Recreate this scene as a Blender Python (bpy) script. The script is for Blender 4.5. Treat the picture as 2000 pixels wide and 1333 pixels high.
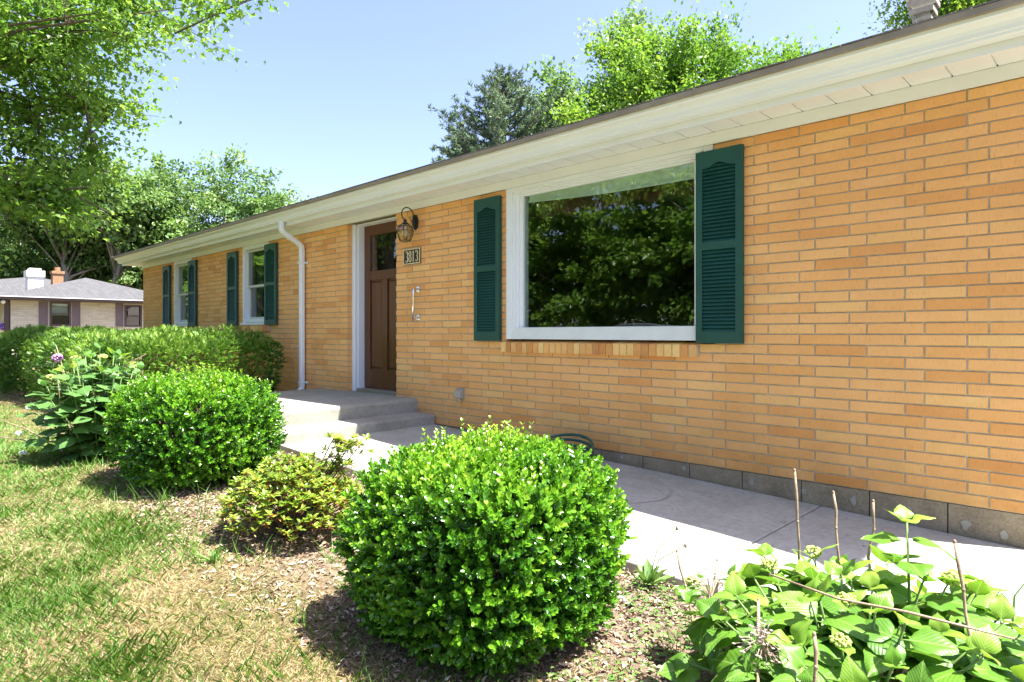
import bpy, bmesh, math, random
import numpy as np
from mathutils import Vector, Matrix

random.seed(7)
rng = np.random.default_rng(7)
R = math.radians
scene = bpy.context.scene
for o in list(bpy.data.objects):
    bpy.data.objects.remove(o)

# ------------------------------------------------------------------ camera
cam_d = bpy.data.cameras.new("camera")
cam_d.sensor_width = 36.0
cam_d.lens = 36.0 * 1260.0 / 2000.0
cam_d.shift_y = -0.00725
cam_d.clip_start = 0.05
cam_d.clip_end = 800.0
cam = bpy.data.objects.new("camera", cam_d)
scene.collection.objects.link(cam)
CAM = np.array([0.0, -4.37, 0.965])
cam.location = CAM
cam.rotation_euler = (R(90), 0, R(44.1))
scene.camera = cam

# ------------------------------------------------------------------ sky + sun + exposure
SUN = Vector((0.38, 0.21, 1.0)).normalized()          # towards the sun
world = bpy.data.worlds.new("World")
scene.world = world
world.use_nodes = True
wn = world.node_tree
wn.nodes.clear()
sky = wn.nodes.new("ShaderNodeTexSky")
sky.sky_type = 'NISHITA'
sky.sun_disc = False
sky.sun_elevation = math.asin(SUN.z)
sky.sun_rotation = math.atan2(SUN.x, SUN.y)
sky.altitude = 200
sky.air_density = 1.0
sky.dust_density = 2.0
sky.ozone_density = 6.0
bg = wn.nodes.new("ShaderNodeBackground")
bg.inputs[1].default_value = 0.10
wo = wn.nodes.new("ShaderNodeOutputWorld")
tintn = wn.nodes.new("ShaderNodeMix")                    # clear summer sky, a shade less cyan
tintn.data_type = 'RGBA'; tintn.blend_type = 'MULTIPLY'
tintn.inputs[0].default_value = 1.0
tintn.inputs[7].default_value = (1.17, .955, .97, 1)
wn.links.new(sky.outputs[0], tintn.inputs[6])
wn.links.new(tintn.outputs[2], bg.inputs[0])
wn.links.new(bg.outputs[0], wo.inputs[0])
sun_d = bpy.data.lights.new("sun", 'SUN')
sun_d.energy = 5.0
sun_d.angle = R(0.53)
sun_d.color = (1.0, 0.96, 0.90)
sun_o = bpy.data.objects.new("sun", sun_d)
sun_o.rotation_euler = (-SUN).to_track_quat('-Z', 'Y').to_euler()
sun_o.location = (10, 10, 30)
scene.collection.objects.link(sun_o)
scene.view_settings.view_transform = 'Standard'
scene.view_settings.look = 'None'
scene.view_settings.gamma = 1.0
scene.view_settings.use_curve_mapping = False
scene.view_settings.exposure = 2.03
scene.cycles.max_bounces = 8
scene.cycles.diffuse_bounces = 4
scene.cycles.transparent_max_bounces = 12

# ------------------------------------------------------------------ helpers
COL = scene.collection


def lin(r, g, b):
    def f(c):
        c /= 255.0
        return c / 12.92 if c <= 0.04045 else ((c + 0.055) / 1.055) ** 2.4
    return (f(r), f(g), f(b))


def tag(o, label=None, cat=None, group=None, kind=None):
    if label: o['label'] = label
    if cat: o['category'] = cat
    if group: o['group'] = group
    if kind: o['kind'] = kind
    return o


ROOT_LOC = {}


def root(name, loc, label, cat, group=None):
    o = bpy.data.objects.new(name, None)
    o.empty_display_size = 0.2
    o.location = loc
    COL.objects.link(o)
    ROOT_LOC[o.name] = Vector(loc)
    return tag(o, label, cat, group)


def setpar(o, p):
    """child keeps the coordinates it was built in (world for parts of a root)"""
    if p is None:
        return o
    o.parent = p
    if p.name in ROOT_LOC:
        o.matrix_parent_inverse = Matrix.Translation(-ROOT_LOC[p.name])
    return o


def link(name, me, parent=None, mtx=None):
    o = bpy.data.objects.new(name, me)
    COL.objects.link(o)
    setpar(o, parent)
    if mtx is not None:
        o.matrix_basis = mtx
    return o


class MB:
    def __init__(s):
        s.v = []; s.f = []; s.t = []

    def add(s, vs, fs, tint=0.5):
        k = len(s.v)
        s.v += [tuple(map(float, v)) for v in vs]
        s.f += [tuple(i + k for i in f) for f in fs]
        s.t += [tint] * len(vs)

    def box(s, x0, x1, y0, y1, z0, z1, tint=0.5):
        s.add([(x0, y0, z0), (x1, y0, z0), (x1, y1, z0), (x0, y1, z0), (x0, y0, z1), (x1, y0, z1), (x1, y1, z1), (x0, y1, z1)],
              [(0, 3, 2, 1), (4, 5, 6, 7), (0, 1, 5, 4), (1, 2, 6, 5), (2, 3, 7, 6), (3, 0, 4, 7)], tint)

    def hexa(s, p):
        s.add(p, [(0, 3, 2, 1), (4, 5, 6, 7), (0, 1, 5, 4), (1, 2, 6, 5), (2, 3, 7, 6), (3, 0, 4, 7)])

    def brick(s, x0, x1, z0, z1, yf, depth, tint=0.5, c=0.0022, j=0.0):
        """brick with eased front arrises, front at y = yf, facing -Y"""
        jx = [random.uniform(-j, j) for _ in range(8)]
        fr = [(x0 + c + jx[0], yf, z0 + c + jx[1]), (x1 - c + jx[2], yf, z0 + c + jx[3]), (x1 - c + jx[4], yf, z1 - c + jx[5]), (x0 + c + jx[6], yf, z1 - c + jx[7])]
        md = [(x0, yf + c, z0), (x1, yf + c, z0), (x1, yf + c, z1), (x0, yf + c, z1)]
        bk = [(x0, yf + depth, z0), (x1, yf + depth, z0), (x1, yf + depth, z1), (x0, yf + depth, z1)]
        fs = [(0, 1, 2, 3)]
        for a, b in ((0, 4), (4, 8)):
            for i in range(4):
                k = (i + 1) % 4
                fs.append((b + i, b + k, a + k, a + i))
        s.add(fr + md + bk, fs, tint)

    def prism_x(s, prof, x0, x1):
        """closed (y,z) profile swept along x"""
        n = len(prof)
        vs = [(x0, y, z) for y, z in prof] + [(x1, y, z) for y, z in prof]
        fs = [tuple(range(n))[::-1], tuple(range(n, 2 * n))]
        for i in range(n):
            k = (i + 1) % n
            fs.append((i, k, n + k, n + i))
        s.add(vs, fs)

    def prism_y(s, prof, y0, y1):
        """closed (x,z) profile swept along y"""
        n = len(prof)
        vs = [(x, y0, z) for x, z in prof] + [(x, y1, z) for x, z in prof]
        fs = [tuple(range(n)), tuple(range(n, 2 * n))[::-1]]
        for i in range(n):
            k = (i + 1) % n
            fs.append((k, i, n + i, n + k))
        s.add(vs, fs)

    def tube(s, pts, rad, n=8, cap=True, tint=0.5):
        pts = [Vector(p) for p in pts]
        if not hasattr(rad, '__len__'):
            rad = [rad] * len(pts)
        vs = []
        up = None
        for i, p in enumerate(pts):
            a = pts[max(i - 1, 0)]; b = pts[min(i + 1, len(pts) - 1)]
            d = (b - a).normalized()
            if up is None:
                up = Vector((0, 0, 1)) if abs(d.z) < 0.9 else Vector((1, 0, 0))
            u = (up - d * up.dot(d))
            if u.length < 1e-5:
                u = d.orthogonal()
            u.normalize(); up = u
            w = d.cross(u)
            for k in range(n):
                t = 2 * math.pi * k / n
                vs.append(p + (u * math.cos(t) + w * math.sin(t)) * rad[i])
        fs = []
        for i in range(len(pts) - 1):
            for k in range(n):
                k2 = (k + 1) % n
                fs.append((i * n + k, i * n + k2, (i + 1) * n + k2, (i + 1) * n + k))
        if cap:
            fs.append(tuple(range(n))[::-1])
            fs.append(tuple((len(pts) - 1) * n + k for k in range(n)))
        s.add(vs, fs, tint)

    def ball(s, c, r, nu=10, nv=7, sc=(1, 1, 1), tint=0.5):
        vs = [(c[0], c[1], c[2] - r * sc[2])]
        for j in range(1, nv):
            th = math.pi * j / nv
            for i in range(nu):
                ph = 2 * math.pi * i / nu
                vs.append((c[0] + r * sc[0] * math.sin(th) * math.cos(ph), c[1] + r * sc[1] * math.sin(th) * math.sin(ph), c[2] - r * sc[2] * math.cos(th)))
        vs.append((c[0], c[1], c[2] + r * sc[2]))
        fs = []
        for i in range(nu):
            fs.append((0, 1 + (i + 1) % nu, 1 + i))
        for j in range(nv - 2):
            for i in range(nu):
                a = 1 + j * nu
                fs.append((a + i, a + (i + 1) % nu, a + nu + (i + 1) % nu, a + nu + i))
        l = len(vs) - 1; a = 1 + (nv - 2) * nu
        for i in range(nu):
            fs.append((a + i, a + (i + 1) % nu, l))
        s.add(vs, fs, tint)

    def lathe(s, c, prof, n=12, tint=0.5):
        """(r,z) profile about the vertical through c"""
        vs = []
        for r, z in prof:
            for k in range(n):
                t = 2 * math.pi * k / n
                vs.append((c[0] + r * math.cos(t), c[1] + r * math.sin(t), c[2] + z))
        fs = []
        for i in range(len(prof) - 1):
            for k in range(n):
                k2 = (k + 1) % n
                fs.append((i * n + k, i * n + k2, (i + 1) * n + k2, (i + 1) * n + k))
        fs.append(tuple(range(n))[::-1]); fs.append(tuple((len(prof) - 1) * n + k for k in range(n)))
        s.add(vs, fs, tint)

    def mesh(s, name, mat, smooth=False):
        me = bpy.data.meshes.new(name)
        me.from_pydata(s.v, [], s.f)
        a = me.attributes.new("tint", 'FLOAT', 'POINT')
        a.data.foreach_set('value', np.array(s.t, dtype=np.float32))
        if mat: me.materials.append(mat)
        if smooth:
            me.polygons.foreach_set('use_smooth', [True] * len(me.polygons))
        me.update()
        return me

    def build(s, name, mat, parent=None, smooth=False, bevel=0.0, mtx=None):
        o = link(name, s.mesh(name, mat, smooth), parent, mtx)
        if bevel:
            b = o.modifiers.new("bevel", 'BEVEL'); b.width = bevel; b.segments = 2; b.limit_method = 'ANGLE'
        return o


def np_mesh(name, V, F, mat, tint=None, smooth=False, uv=None):
    """V (n,3), F (m,k) all faces with k corners"""
    me = bpy.data.meshes.new(name)
    V = np.ascontiguousarray(V, dtype=np.float32); F = np.ascontiguousarray(F, dtype=np.int32)
    me.vertices.add(len(V)); me.vertices.foreach_set('co', V.ravel())
    me.loops.add(F.size); me.loops.foreach_set('vertex_index', F.ravel())
    me.polygons.add(len(F)); me.polygons.foreach_set('loop_start', np.arange(len(F), dtype=np.int32) * F.shape[1])
    if smooth:
        me.polygons.foreach_set('use_smooth', np.ones(len(F), dtype=bool))
    if tint is not None:
        a = me.attributes.new("tint", 'FLOAT', 'POINT'); a.data.foreach_set('value', np.ascontiguousarray(tint, dtype=np.float32))
    if mat: me.materials.append(mat)
    me.update(calc_edges=True)
    return me


def nrm(a):
    return a / np.maximum(np.linalg.norm(a, axis=-1, keepdims=True), 1e-9)


# leaf templates: (along, across, lift); all faces quads (a degenerate-free fan of quads)
TPL = {
    'rhomb': (np.array([(0, 0, 0), (.45, -.5, .12), (1, 0, -.08), (.45, .5, .12)]), np.array([(0, 1, 2), (0, 2, 3)])),
    'oval': (np.array([(0, 0, 0), (.28, -.42, .07), (.72, -.45, .07), (1, 0, -.03), (.72, .45, .07), (.28, .42, .07)]), np.array([(0, 1, 2, 3), (0, 3, 4, 5)])),
    'maple': (np.array([(0, 0, 0), (.18, -.50, .06), (.42, -.30, .03), (.72, -.46, .02), (1, 0, -.14), (.72, .46, .02), (.42, .30, .03), (.18, .50, .06)]),
              np.array([(0, 1, 2), (0, 2, 4), (2, 3, 4), (0, 4, 6), (4, 5, 6), (0, 6, 7)])),
    'maple2': (np.array([(0, 0, 0), (.30, -.55, .07), (.48, -.26, .03), (1, 0, -.12), (.48, .26, .03), (.30, .55, .07)]), np.array([(0, 1, 2), (0, 2, 3), (0, 3, 4), (0, 4, 5)])),
    'grass': (np.array([(0, 0, 0), (.42, -.5, .06), (1, 0, .38), (.42, .5, .06)]), np.array([(0, 1, 2), (0, 2, 3)])),
    'blade': (np.array([(0, -.5, 0), (0, .5, 0), (.55, -.4, .10), (.55, .4, .10), (1, 0, .45)]), np.array([(0, 2, 1), (1, 2, 3), (2, 4, 3)])),
}


def leaves(name, tpl, pos, d, n, L, W, mat, tint, parent=None, smooth=False):
    T, F = TPL[tpl]
    pos = np.asarray(pos, float); N = len(pos)
    d = nrm(np.asarray(d, float)); n = np.asarray(n, float)
    s = nrm(np.cross(n, d)); n = np.cross(d, s)
    L = np.broadcast_to(np.asarray(L, float), (N,)); W = np.broadcast_to(np.asarray(W, float), (N,))
    V = (pos[:, None, :] + T[None, :, 0, None] * (L[:, None, None] * d[:, None, :]) + T[None, :, 1, None] * (W[:, None, None] * s[:, None, :])
         + T[None, :, 2, None] * (L[:, None, None] * n[:, None, :]))
    K = len(T)
    FF = (F[None] + (np.arange(N) * K)[:, None, None]).reshape(-1, F.shape[1])
    tt = np.repeat(np.asarray(tint, float), K)
    me = np_mesh(name, V.reshape(-1, 3), FF, mat, tt, smooth)
    return link(name, me, parent)


class Noise3:
    """cheap smooth noise, sum of sines"""
    def __init__(s, seed, scale, n=10):
        r = np.random.default_rng(seed)
        k = nrm(r.normal(size=(n, 3))) * r.uniform(.5, 1.6, (n, 1)) * scale
        s.k = k; s.p = r.uniform(0, 6.28, n)

    def __call__(s, P):
        return np.sin(np.asarray(P) @ s.k.T + s.p).mean(axis=1) * 1.9


# ------------------------------------------------------------------ materials
class NT:
    def __init__(s, name):
        s.m = bpy.data.materials.new(name); s.m.use_nodes = True
        s.t = s.m.node_tree; s.t.nodes.clear()
        s.out = s.t.nodes.new("ShaderNodeOutputMaterial")

    def n(s, typ, inputs=None, **kw):
        nd = s.t.nodes.new("ShaderNode" + typ)
        for k, v in kw.items(): setattr(nd, k, v)
        for k, v in (inputs or {}).items():
            s.set(nd.inputs[k], v)
        return nd

    def set(s, sock, v):
        if isinstance(v, bpy.types.NodeSocket): s.t.links.new(v, sock)
        elif isinstance(v, bpy.types.Node): s.t.links.new(v.outputs[0], sock)
        else:
            if isinstance(v, tuple) and len(v) == 3 and sock.type == 'RGBA': v = (*v, 1)
            sock.default_value = v

    def pos(s): return s.n("NewGeometry").outputs['Position']

    def mapped(s, scale, vec=None):
        return s.n("Mapping", {'Vector': vec or s.pos(), 'Scale': scale}).outputs[0]

    def noise(s, scale, detail=4, rough=.6, vec=None):
        return s.n("TexNoise", {'Vector': vec or s.pos(), 'Scale': scale, 'Detail': detail, 'Roughness': rough}).outputs['Fac']

    def ramp(s, fac, stops):
        r = s.n("ValToRGB", {'Fac': fac})
        e = r.color_ramp.elements
        while len(e) < len(stops): e.new(.5)
        for i, (p, c) in enumerate(stops):
            e[i].position = p; e[i].color = (*c, 1) if len(c) == 3 else c
        return r.outputs[0]

    def mix(s, f, a, b, mode='MIX'):
        m = s.n("Mix", data_type='RGBA', blend_type=mode)
        s.set(m.inputs[0], f); s.set(m.inputs[6], a); s.set(m.inputs[7], b)
        return m.outputs[2]

    def math(s, op, a, b=0.0, clamp=False):
        m = s.n("Math", operation=op); m.use_clamp = clamp
        s.set(m.inputs[0], a); s.set(m.inputs[1], b)
        return m.outputs[0]

    def bump(s, h, strength, dist=.01):
        return s.n("Bump", {'Height': h, 'Strength': strength, 'Distance': dist}).outputs[0]

    def pbr(s, color, rough=.7, normal=None, metal=0.0, spec=.5, **kw):
        p = s.n("BsdfPrincipled", {'Base Color': color, 'Roughness': rough, 'Metallic': metal, 'Specular IOR Level': spec})
        if normal: s.set(p.inputs['Normal'], normal)
        for k, v in kw.items(): s.set(p.inputs[k], v)
        return p

    def done(s, shader):
        s.t.links.new(shader.outputs[0], s.out.inputs[0]); return s.m


def simple(name, col, rough=.6, var=.12, scale=8.0, metal=0.0, bump=0.0, bscale=60.0, spec=.5):
    t = NT(name)
    a = tuple(c * (1 - var) for c in col); b = tuple(min(1, c * (1 + var)) for c in col)
    c = t.ramp(t.noise(scale, 5), [(.3, a), (.7, b)])
    nb = t.bump(t.noise(bscale, 4), bump, .004) if bump else None
    return t.done(t.pbr(c, rough, nb, metal, spec))


def foliage(name, stops, rough=.42, trans=.35, spec=.5):
    """stops: colour ramp over the leaf's own tint; thin leaf that lets light through"""
    t = NT(name)
    a = t.n("Attribute", attribute_name="tint").outputs['Fac']
    c = t.ramp(a, stops)
    p = t.pbr(c, rough, None, 0, spec)
    tc = t.mix(1.0, c, (1.0, 1.0, .45, 1), 'MULTIPLY')
    tr = t.n("BsdfTranslucent", {'Color': t.mix(.5, c, tc)})
    tb = t.n("MixShader", {0: trans}); t.set(tb.inputs[1], p); t.set(tb.inputs[2], tr)
    return t.done(tb)


def brick_mat(name, attr):
    t = NT(name)
    if attr: r = t.n("Attribute", attribute_name="tint").outputs['Fac']
    else: r = t.n("ObjectInfo").outputs['Random']
    base = t.ramp(r, [(0.0, (.68, .315, .10)), (.12, (.77, .395, .130)), (.5, (.80, .435, .165)), (.82, (.81, .45, .172)), (.94, (.81, .49, .185)), (1.0, (.73, .35, .115))])
    base.node.color_ramp.interpolation = 'LINEAR'
    streak = t.noise(1.0, 6, .7, t.mapped((190, 60, 22)))            # drag marks of the wire cut
    pit = t.noise(1.0, 3, .6, t.mapped((420, 300, 200)))
    big = t.noise(2.3, 3)
    dark = t.ramp(streak, [(.28, (.74, .64, .50)), (.47, (1, 1, 1)), (.75, (1.06, 1.05, 1.04))])
    c = t.mix(1.0, base, dark, 'MULTIPLY')
    pits = t.ramp(pit, [(.25, (.55, .5, .45)), (.36, (1, 1, 1))])
    c = t.mix(.8, c, t.mix(1.0, c, pits, 'MULTIPLY'))
    c = t.mix(.35, c, t.mix(1.0, c, t.ramp(big, [(.3, (.8, .76, .72)), (.65, (1.1, 1.1, 1.1))]), 'MULTIPLY'))
    # splash dirt along the base and a few pale bloom stains
    z = t.n("SeparateXYZ", {0: t.pos()}).outputs[2]
    splash = t.math('MULTIPLY', t.math('SUBTRACT', 1.0, t.math('MULTIPLY', z, 1.7), True), t.noise(5.0, 5, .65))
    c = t.mix(t.math('MULTIPLY', splash, .9, True), c, t.mix(1.0, c, (.62, .55, .46), 'MULTIPLY'))
    bloom = t.ramp(t.noise(1.0, 5, .7, t.mapped((2.2, 2.2, 7.0))), [(.60, (0, 0, 0)), (.74, (1, 1, 1))])
    c = t.mix(t.math('MULTIPLY', bloom, .16), c, (.80, .72, .60))
    h = t.math('ADD', t.math('MULTIPLY', streak, .7), t.math('MULTIPLY', pit, .5))
    return t.done(t.pbr(c, .85, t.bump(h, .45, .004), 0, .3))


M = {}
M['brick'] = brick_mat("brick_single", False)
M['brickwork'] = brick_mat("brick_joined", True)
M['sill_brick'] = brick_mat("sill_brick", False)
for nd in M['sill_brick'].node_tree.nodes:
    if nd.type == 'VALTORGB' and len(nd.color_ramp.elements) == 6:
        for e, c in zip(nd.color_ramp.elements, ((.55, .24, .07), (.66, .31, .09), (.78, .42, .14), (.84, .54, .19), (.84, .57, .21), (.58, .25, .08))): e.color = (*c, 1)
M['mortar'] = simple("mortar", (.46, .41, .29), .95, .2, 14, 0, .5, 220)
M['trim'] = simple("painted_trim", (.76, .80, .80), .42, .035, 3, 0, .05, 30)
M['gutter'] = simple("gutter_enamel", (.74, .80, .81), .35, .03, 2)
M['shutter'] = simple("green_shutter", (.006, .066, .048), .5, .15, 5, 0, .06, 200)
M['concrete'] = None


def worn_paint():
    t = NT("worn_sill_paint")
    n1 = t.noise(1.0, 6, .7, t.mapped((7, 20, 45)))
    f = t.ramp(n1, [(.30, (1, 1, 1)), (.345, (0, 0, 0))])
    c = t.mix(f, t.ramp(t.noise(6), [(.3, (.66, .70, .64)), (.7, (.76, .78, .73))]), (.23, .19, .14))
    return t.done(t.pbr(c, .55, t.bump(n1, .3, .003)))


M['worn'] = worn_paint()


def concrete_mat(name, tone=1.0, stain=True):
    t = NT(name)
    n1 = t.noise(2.1, 8, .72); n2 = t.noise(28, 5, .7); n3 = t.noise(240, 3)
    c = t.ramp(n1, [(.28, tuple(x * tone for x in (.31, .305, .245))), (.5, tuple(x * tone for x in (.42, .42, .35))), (.75, tuple(x * tone for x in (.50, .50, .43)))])
    c = t.mix(1.0, c, t.ramp(n2, [(.3, (.78, .77, .75)), (.58, (1, 1, 1))]), 'MULTIPLY')
    c = t.mix(1.0, c, t.ramp(n3, [(.30, (.70, .69, .67)), (.44, (1, 1, 1))]), 'MULTIPLY')
    if stain:   # ring left by a coiled hose, and a scatter of dark specks
        p = t.pos()
        d = t.n("VectorMath", {0: p, 1: (-2.62, -.66, -.1)}, operation='DISTANCE').outputs['Value']
        w = t.math('ADD', d, t.math('MULTIPLY', t.math('SUBTRACT', t.noise(3.0), .5), .05))
        ring = t.math('ABSOLUTE', t.math('SUBTRACT', w, .40))
        band = t.ramp(ring, [(0.004, (1, 1, 1)), (.020, (0, 0, 0))])
        arc = t.ramp(t.noise(2.2, 2, .5, t.mapped((1, 1, 1))), [(.42, (0, 0, 0)), (.55, (1, 1, 1))])
        c = t.mix(t.math('MULTIPLY', t.math('MULTIPLY', band, arc), .55), c, (.14, .11, .09))
    h = t.math('ADD', n2, t.math('MULTIPLY', n3, .6))
    return t.done(t.pbr(c, .88, t.bump(h, .22, .004), 0, .3))


M['walk'] = concrete_mat("walk_concrete", .93)
M['step'] = concrete_mat("step_concrete", .74, False)


def foundation_mat():
    t = NT("foundation_block")
    n = t.noise(90, 5, .7)
    c = t.ramp(t.noise(5, 5), [(.3, (.22, .175, .115)), (.7, (.36, .29, .20))])
    c = t.mix(1.0, c, t.ramp(n, [(.3, (.7, .7, .7)), (.65, (1.15, 1.15, 1.15))]), 'MULTIPLY')
    return t.done(t.pbr(c, .95, t.bump(n, .6, .006), 0, .2))


M['foundation'] = foundation_mat()
M['patch'] = simple("patch_plaster", (.33, .31, .26), .9, .1, 40)


def shingle_mat(name, c0, c1):
    t = NT(name)
    br = t.n("TexBrick", {'Vector': t.mapped((1, 1, 1)), 'Scale': 1.0, 'Color1': (1, 1, 1), 'Color2': (.75, .75, .75), 'Mortar': (.35, .35, .35), 'Mortar Size': .006, 'Brick Width': .3, 'Row Height': .14})
    c = t.ramp(t.noise(60, 4), [(.3, c0), (.7, c1)])
    c = t.mix(.8, c, t.mix(1.0, c, br.outputs['Color'], 'MULTIPLY'))
    return t.done(t.pbr(c, .9, t.bump(t.noise(300), .5, .003), 0, .2))


M['shingle'] = shingle_mat("roof_shingle", (.13, .12, .108), (.24, .225, .205))
M['shingle_far'] = shingle_mat("neighbour_shingle", (.070, .070, .072), (.125, .124, .126))
M['edge'] = simple("roof_edge_metal", (.26, .225, .165), .55, .2, 5)
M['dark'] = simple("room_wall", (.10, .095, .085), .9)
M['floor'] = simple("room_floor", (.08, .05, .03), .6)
M['black'] = simple("black_iron", (.016, .015, .014), .45, .2, 20)
M['chrome'] = simple("chrome", (.78, .79, .80), .16, .05, 5, 1.0)
M['gold'] = simple("gold_paint", (.72, .60, .36), .4, .1, 20)
M['plaque'] = simple("plaque_black", (.010, .014, .012), .4)
M['grey_box'] = simple("weathered_box", (.36, .33, .26), .5, .2, 20)
M['hose'] = simple("hose_rubber", (.012, .085, .060), .35, .2, 30)
M['valance'] = simple("valance_fabric", (.80, .84, .70), .9, .08, 20)
M['maroon'] = simple("maroon_curtain", (.10, .028, .022), .9, .35, 6)
M['aluminium'] = simple("storm_sash", (.55, .57, .53), .4, .05, 4)


def door_mat():
    t = NT("stained_door")
    g = t.noise(1.0, 7, .65, t.mapped((55, 55, 2.2)))
    c = t.ramp(g, [(.25, (.055, .018, .007)), (.5, (.102, .036, .012)), (.75, (.155, .060, .021))])
    return t.done(t.pbr(c, .33, t.bump(g, .08, .002), 0, .5))


M['door'] = door_mat()


def glass_mat(name, r0=.06, wave=.012, tintc=(.80, .86, .83)):
    t = NT(name)
    nb = t.bump(t.noise(1.6, 1, .4), wave, 1.0)
    lw = t.n("LayerWeight", {'Blend': .5}).outputs['Facing']
    fr = t.math('ADD', r0, t.math('MULTIPLY', t.math('POWER', lw, 5.0), 1 - r0))          # Schlick, the same from both faces
    gl = t.n("BsdfGlossy", {'Color': (1, 1, 1), 'Roughness': .0, 'Normal': nb})
    tr = t.n("BsdfTransparent", {'Color': tintc})
    ms = t.n("MixShader", {0: fr}); t.set(ms.inputs[1], tr); t.set(ms.inputs[2], gl)
    return t.done(ms)


M['pane'] = glass_mat("window_glass", .075, .004)
M['lamp_glass'] = glass_mat("lantern_glass", .09, .0, (.80, .76, .62))
M['bulb'] = simple("frosted_bulb", (.8, .78, .7), .4, .03)

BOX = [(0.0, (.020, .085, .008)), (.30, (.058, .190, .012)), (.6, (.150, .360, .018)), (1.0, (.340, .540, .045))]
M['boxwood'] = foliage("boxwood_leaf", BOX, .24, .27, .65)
M['yew'] = foliage("yew_needle", [(0, (.018, .075, .012)), (.4, (.070, .200, .026)), (1, (.330, .520, .085))], .36, .32)
M['maple'] = foliage("maple_leaf", [(0, (.080, .175, .030)), (.5, (.180, .340, .050)), (1, (.320, .480, .095))], .30, .60)
M['treeleaf'] = foliage("tree_leaf", [(0, (.075, .160, .050)), (.5, (.165, .290, .085)), (1, (.320, .450, .150))], .42, .45)
M['limeleaf'] = foliage("lime_tree_leaf", [(0, (.055, .150, .022)), (.5, (.140, .290, .036)), (1, (.320, .480, .065))], .42, .46)
M['pine'] = foliage("pine_needle", [(0, (.085, .150, .095)), (.5, (.17, .26, .165)), (1, (.30, .39, .25))], .5, .35)
M['azalea'] = foliage("azalea_leaf", [(0, (.30, .090, .030)), (.2, (.40, .17, .045)), (.32, (.12, .20, .025)), (.6, (.21, .35, .035)), (1, (.44, .57, .10))], .30, .45, .6)
M['grass'] = foliage("grass_blade", [(0, (.54, .43, .26)), (.38, (.45, .40, .20)), (.55, (.17, .27, .045)), (1, (.085, .25, .022))], .45, .35, .4)
M['mulch'] = foliage("bark_chip", [(0, (.06, .044, .032)), (.3, (.22, .145, .092)), (.65, (.41, .30, .205)), (1, (.56, .46, .35))], .85, .05, .2)
M['clover'] = foliage("clover_leaf", [(0, (.07, .16, .035)), (1, (.16, .29, .06))], .5, .3)


def hyd_leaf_mat(name, c0, c1, vein):
    t = NT(name)
    uv = t.n("UVMap").outputs[0]
    sp = t.n("SeparateXYZ", {0: uv})
    ax = t.math('ABSOLUTE', t.math('SUBTRACT', sp.outputs[0], .5))
    v = t.math('SUBTRACT', t.math('MULTIPLY', sp.outputs[1], 44.0), t.math('MULTIPLY', ax, 62.0))
    sv = t.math('SINE', v)
    side = t.ramp(sv, [(.55, (0, 0, 0)), (1.0, (1, 1, 1))])
    mid = t.ramp(ax, [(.008, (1, 1, 1)), (.028, (0, 0, 0))])
    f = t.math('MAXIMUM', t.math('MULTIPLY', side, .28), t.math('MULTIPLY', mid, .8))
    rnd = t.n("ObjectInfo").outputs['Random']
    base = t.mix(rnd, c0, c1)
    base = t.mix(1.0, base, t.ramp(t.noise(30), [(.3, (.85, .85, .85)), (.7, (1.1, 1.1, 1.1))]), 'MULTIPLY')
    c = t.mix(f, base, vein)
    h = t.math('SUBTRACT', 0.0, t.math('ADD', t.math('MULTIPLY', sv, .4), t.math('MULTIPLY', mid, 1.0)))
    p = t.pbr(c, .40, t.bump(h, .16, .004), 0, .45)
    tr = t.n("BsdfTranslucent", {'Color': t.mix(.45, c, t.mix(1.0, c, (1, 1, .4, 1), 'MULTIPLY'))})
    ms = t.n("MixShader", {0: .36}); t.set(ms.inputs[1], p); t.set(ms.inputs[2], tr)
    return t.done(ms)


M['hyd'] = hyd_leaf_mat("hydrangea_leaf", (.070, .195, .018), (.150, .310, .030), (.25, .40, .09))
M['hyd_dark'] = hyd_leaf_mat("hydrangea_leaf_dark", (.080, .200, .045), (.15, .31, .075), (.23, .37, .12))
M['hyd_new'] = hyd_leaf_mat("hydrangea_new_leaf", (.13, .30, .025), (.25, .40, .04), (.32, .44, .10))
M['cane'] = simple("dry_cane", (.30, .215, .14), .85, .35, 30, 0, .4, 120)
M['green_stem'] = simple("green_stem", (.13, .22, .05), .6, .2, 30)
M['bud'] = simple("flower_bud", (.38, .45, .10), .7, .25, 60)
M['lilac'] = simple("lilac_petal", (.42, .22, .45), .6, .2, 40)
M['paleblue'] = simple("pale_petal", (.66, .68, .74), .6, .1, 40)
M['purple'] = simple("petunia_petal", (.20, .10, .42), .6, .4, 30)
M['dryflower'] = simple("dry_flower", (.42, .33, .25), .9, .3, 50)


def bark(name, a, b):
    t = NT(name)
    n = t.noise(1.0, 6, .7, t.mapped((16, 16, 3.0)))
    return t.done(t.pbr(t.ramp(n, [(.3, a), (.7, b)]), .9, t.bump(n, .7, .02), 0, .2))


M['bark'] = bark("bark_dark", (.07, .055, .042), (.16, .13, .10))
M['bark_pale'] = bark("bark_pale", (.20, .175, .15), (.36, .32, .285))


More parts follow.
